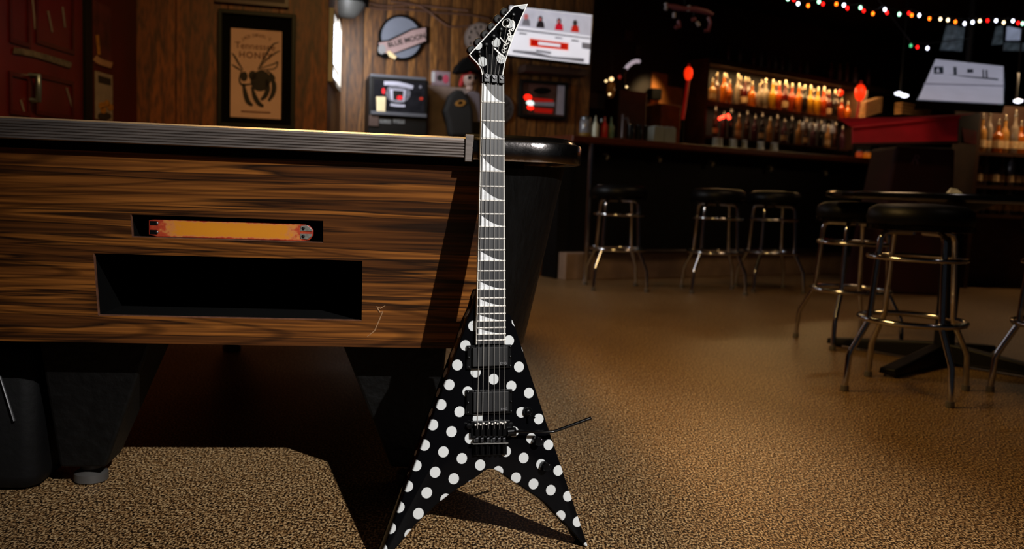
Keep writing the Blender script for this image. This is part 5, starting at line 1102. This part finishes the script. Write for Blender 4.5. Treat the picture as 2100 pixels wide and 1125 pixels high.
for x, y, d, lb in ((1849, 194, 7.5, 'bright white double spotlight lamp over the straw baskets'), (2088, 207, 6.8, 'small white spotlight lamp right of the tilted television')):
    P = at_depth(x, y, d); t = empty('spot_lamp', lb, 'lamp', tuple(P)); dx = 0.03
    for s_ in ((-1, 1) if x < 2000 else (0,)):
        part('lens', MB().lathe([(0.004, -0.018), (0.03, -0.008), (0.034, 0.006), (0.004, 0.018)], 12, lambda a, b, c: (P[0] + s_ * 0.026 + a * 1.0, P[1] + b, P[2] - s_ * 0.008 + c)), CLW, t, smooth=60)
    part('stem', MB().tube([P + [0, 0.03, 0.01], (P[0], P[1] + 0.03, 2.75)], 0.008, 6), BLACK, t)

# --- coloured string lights
SLC = {'w': M('bulb_white', (230, 235, 255), 0.4, emit=6, var=0.02), 'o': M('bulb_orange', (255, 110, 20), 0.4, emit=5, var=0.02), 'g': M('bulb_green', (170, 240, 200), 0.4, emit=5, var=0.02), 'r': M('bulb_red', (230, 20, 16), 0.4, emit=4, var=0.02), 'c': M('bulb_cream', (255, 226, 180), 0.4, emit=4, var=0.02), 'd': M('bulb_deep_green', (60, 150, 100), 0.4, emit=3, var=0.02)}
def string_lights(label, pts, d0, d1):
    P3 = []
    for i, (x, y, c) in enumerate(pts):
        P3.append(at_depth(1600 + x / 3.75, y / 3.75, d0 + (d1 - d0) * i / max(1, len(pts) - 1)))
    t = empty('string_lights', label, 'string lights', tuple(P3[0]))
    hi = [p + np.array([0, 0, 0.02 + 0.006 * ((i * 7) % 3)]) for i, p in enumerate(P3)]
    part('wire', MB().tube([hi[0] + [-.4, -.3, .25]] + hi + [hi[-1] + [.3, 0, .05]], 0.003, 5), BLACK, t)
    for i, (p, (x, y, c)) in enumerate(zip(P3, pts)):
        b = part('bulb', MB().lathe([(0.001, -0.014), (0.008, -0.008), (0.010, 0.0), (0.006, 0.009), (0.002, 0.012)], 8, lambda a, bb, cc: (p[0] + a, p[1] + bb, p[2] + cc)), SLC[c], t, smooth=60)
        part('socket', MB().tube([p + [0, 0, 0.010], hi[i]], 0.004, 6), MATTE, b)
string_lights('long string of coloured bulbs hanging across the ceiling above the bar', [(20, -40, 'r'), (60, -10, 'g'), (105, -4, 'r'), (138, 28, 'w'), (215, 42, 'o'), (298, 12, 'g'), (330, 30, 'r'), (432, 30, 'o'), (490, 38, 'w'), (517, 62, 'r'), (617, 58, 'g'), (643, 82, 'r'), (713, 104, 'o'), (805, 72, 'w'), (822, 97, 'r'), (916, 108, 'g'), (990, 100, 'r'), (1012, 116, 'o'), (1070, 117, 'w'), (1148, 142, 'o'), (1232, 146, 'c'), (1290, 153, 'c'), (1347, 167, 'o'), (1418, 180, 'w'), (1480, 170, 'w'), (1535, 160, 'c'), (1595, 157, 'r'), (1660, 158, 'w'), (1720, 172, 'c'), (1790, 160, 'w'), (1830, 176, 'r'), (1865, 180, 'g')], 5.6, 6.6)
string_lights('short drooping end of coloured bulbs with one green, one red and one white', [(1005, 350, 'd'), (1055, 362, 'r'), (1133, 370, 'w')], 6.3, 6.3)
# hanging pink ornament near the ceiling
P = at_depth(1412, 15, 5.8); t = empty('hanging_ornament', 'dim pink and white ornament garland hanging from the dark ceiling', 'ornament', tuple(P))
hp = lambda x, y: at_depth(1320 + x / 9.375, y / 9.375, 5.8)
PK = M('dull_pink', (96, 46, 58), 0.5); PW = M('dull_white', (130, 128, 136), 0.5)
part('ribbon', MB().tube([hp(420, 100), hp(600, 140), hp(780, 170), hp(1000, 180), hp(1220, 230), hp(1340, 280)], [0.012, 0.02, 0.015, 0.02, 0.018, 0.01], 8), PK, t, smooth=60)
for pts, m in (([(420, 60), (440, 110), (420, 190)], PW), ([(870, 110), (860, 220)], PW), ([(585, 250), (585, 340)], PW), ([(670, 400), (690, 520), (630, 530), (600, 500)], PK), ([(920, 380), (1010, 370)], PK), ([(1020, 420), (1070, 500)], PW), ([(1240, 330), (1280, 440), (1240, 600), (1170, 590)], PK)):
    part('charm', MB().tube([hp(*p) for p in pts], 0.013, 6), m, t, smooth=60)
part('thread', MB().tube([hp(585, 150), hp(585, 250)], 0.002, 4).tube([hp(670, 150), hp(670, 400)], 0.002, 4).tube([hp(960, 180), hp(960, 375), hp(1040, 430)], 0.002, 4).tube([hp(1240, 235), hp(1240, 330)], 0.002, 4).tube([hp(780, 170), (hp(780, 170)[0], hp(780, 170)[1], 2.75)], 0.002, 4), BLACK, t)

# ================================================================== stools and table
def make_stool(label, group, loc, rz, sc_=1.0):
    t = empty('bar_stool', label, 'stool', (0, 0, 0), group)
    ring = lambda r_, z_, n=28: [(r_ * math.cos(2 * math.pi * k / n), r_ * math.sin(2 * math.pi * k / n), z_) for k in range(n)]
    part('seat', MB().lathe([(0.05, 0.622), (0.17, 0.622), (0.185, 0.635), (0.19, 0.66), (0.182, 0.69), (0.15, 0.708), (0.05, 0.714), (0.005, 0.714)], 28), VINYL, t, local=True, smooth=50)
    part('seat_band', MB().lathe([(0.172, 0.612), (0.186, 0.614), (0.187, 0.632), (0.172, 0.634)], 28), GLOSS, t, local=True, smooth=40)
    for k in range(4):
        a = math.pi / 2 * k; q = lambda r_, z_: (r_ * math.cos(a), r_ * math.sin(a), z_)
        lg = part('leg', MB().tube([q(0.03, 0.606), q(0.125, 0.606), q(0.146, 0.598), q(0.155, 0.575), q(0.160, 0.51), q(0.175, 0.285), q(0.180, 0.265), q(0.24, 0.155), q(0.247, 0.135), q(0.255, 0.02)], 0.0115, 10), CHROME, t, local=True, smooth=60)
        part('leg_cap', MB().lathe([(0.015, 0.0), (0.016, 0.004), (0.015, 0.022)], 12, lambda x, y, zz: tuple(np.array(q(0.2555, zz)) + np.array([x, y, 0]))), M('leg_cap_grey', (120, 116, 112), 0.4, 0.5), lg, local=True)
    part('upper_ring', MB().tube(ring(0.172, 0.51), 0.0085, 8, True), CHROME, t, local=True, smooth=60)
    part('foot_ring', MB().tube(ring(0.187, 0.275), 0.011, 8, True), CHROME, t, local=True, smooth=60)
    t.location = loc; t.rotation_euler = (0, 0, rz); t.scale = (sc_,) * 3; return t
st0 = make_stool('chrome bar stool nearest the left end of the bar, beside the metal post', None, (0.715, 6.03, 0), rad(-45 + 4))
for lb, loc, rz, s_ in (('chrome bar stool in the middle of the three along the bar', (1.40, 6.08, 0), rad(-45), 1.0), ('chrome bar stool third along the bar, farthest from the metal post', (1.86, 6.32, 0), rad(-40), 1.0),
                        ('chrome stool with black seat left of the round table, pushed under its edge', (1.56, 4.02, 0), rad(-125), 0.92), ('nearest chrome stool with black seat in front of the round table', (1.40, 3.04, 0), rad(-80), 0.92), ('chrome stool at the right picture edge beside the round table', (1.95, 3.04, 0), rad(-100), 0.92)):
    o = copy_tree(st0); o['label'] = lb; o.location = loc; o.rotation_euler = (0, 0, rz); o.scale = (s_,) * 3
tc_ = (1.80, 3.60)
t = empty('round_table', 'black round pedestal table among the chrome stools', 'table', (*tc_, 0))
lt = lambda prof, n=40: MB().lathe(prof, n, lambda x, y, zz: (tc_[0] + x, tc_[1] + y, zz))
part('table_top', lt([(0.05, 0.668), (0.48, 0.668), (0.5, 0.675), (0.5, 0.692), (0.49, 0.698), (0.02, 0.698)]), GLOSS, t, smooth=40); part('edge_band', lt([(0.497, 0.674), (0.505, 0.676), (0.505, 0.69), (0.497, 0.692)]), GLOSS, t)
part('pedestal', lt([(0.045, 0.05), (0.04, 0.1), (0.04, 0.62), (0.09, 0.64), (0.15, 0.668)], 20), BLACK, t, smooth=40)
for k in range(4):
    a = rad(40 + 90 * k + 92); d = np.array([math.cos(a), math.sin(a)]); e = np.array([-d[1], d[0]])
    q = lambda r_, s_, z_: (tc_[0] + d[0] * r_ + e[0] * s_, tc_[1] + d[1] * r_ + e[1] * s_, z_)
    part('base_foot', MB().hexa([q(0.02, -0.03, 0.012), q(0.5, -0.035, 0.012), q(0.5, 0.035, 0.012), q(0.02, 0.03, 0.012), q(0.02, -0.025, 0.09), q(0.5, -0.03, 0.035), q(0.5, 0.03, 0.035), q(0.02, 0.025, 0.09)]), BLACK, t, bevel=0.005)
    part('glide', MB().lathe([(0.025, 0.0), (0.025, 0.013)], 12, lambda x, y, zz: (q(0.47, 0, 0)[0] + x, q(0.47, 0, 0)[1] + y, zz)), M('grey_rubber', (60, 58, 56)), t)
P = at_z(1944, 409, 0.698); P = np.array([1.80, 3.62, 0.699])
t = tag(part('folded_card', MB().hexa([P + np.array(q) for q in ((-0.03, -0.02, 0), (0.03, -0.02, 0), (0.035, 0.03, 0), (-0.025, 0.03, 0), (-0.018, -0.002, 0.028), (0.008, -0.002, 0.024), (0.01, 0.008, 0.024), (-0.014, 0.008, 0.028))]), M('white_card', (235, 235, 235), 0.6, emit=0.0), at=tuple(P)), 'folded white card standing on the round black table', 'card')
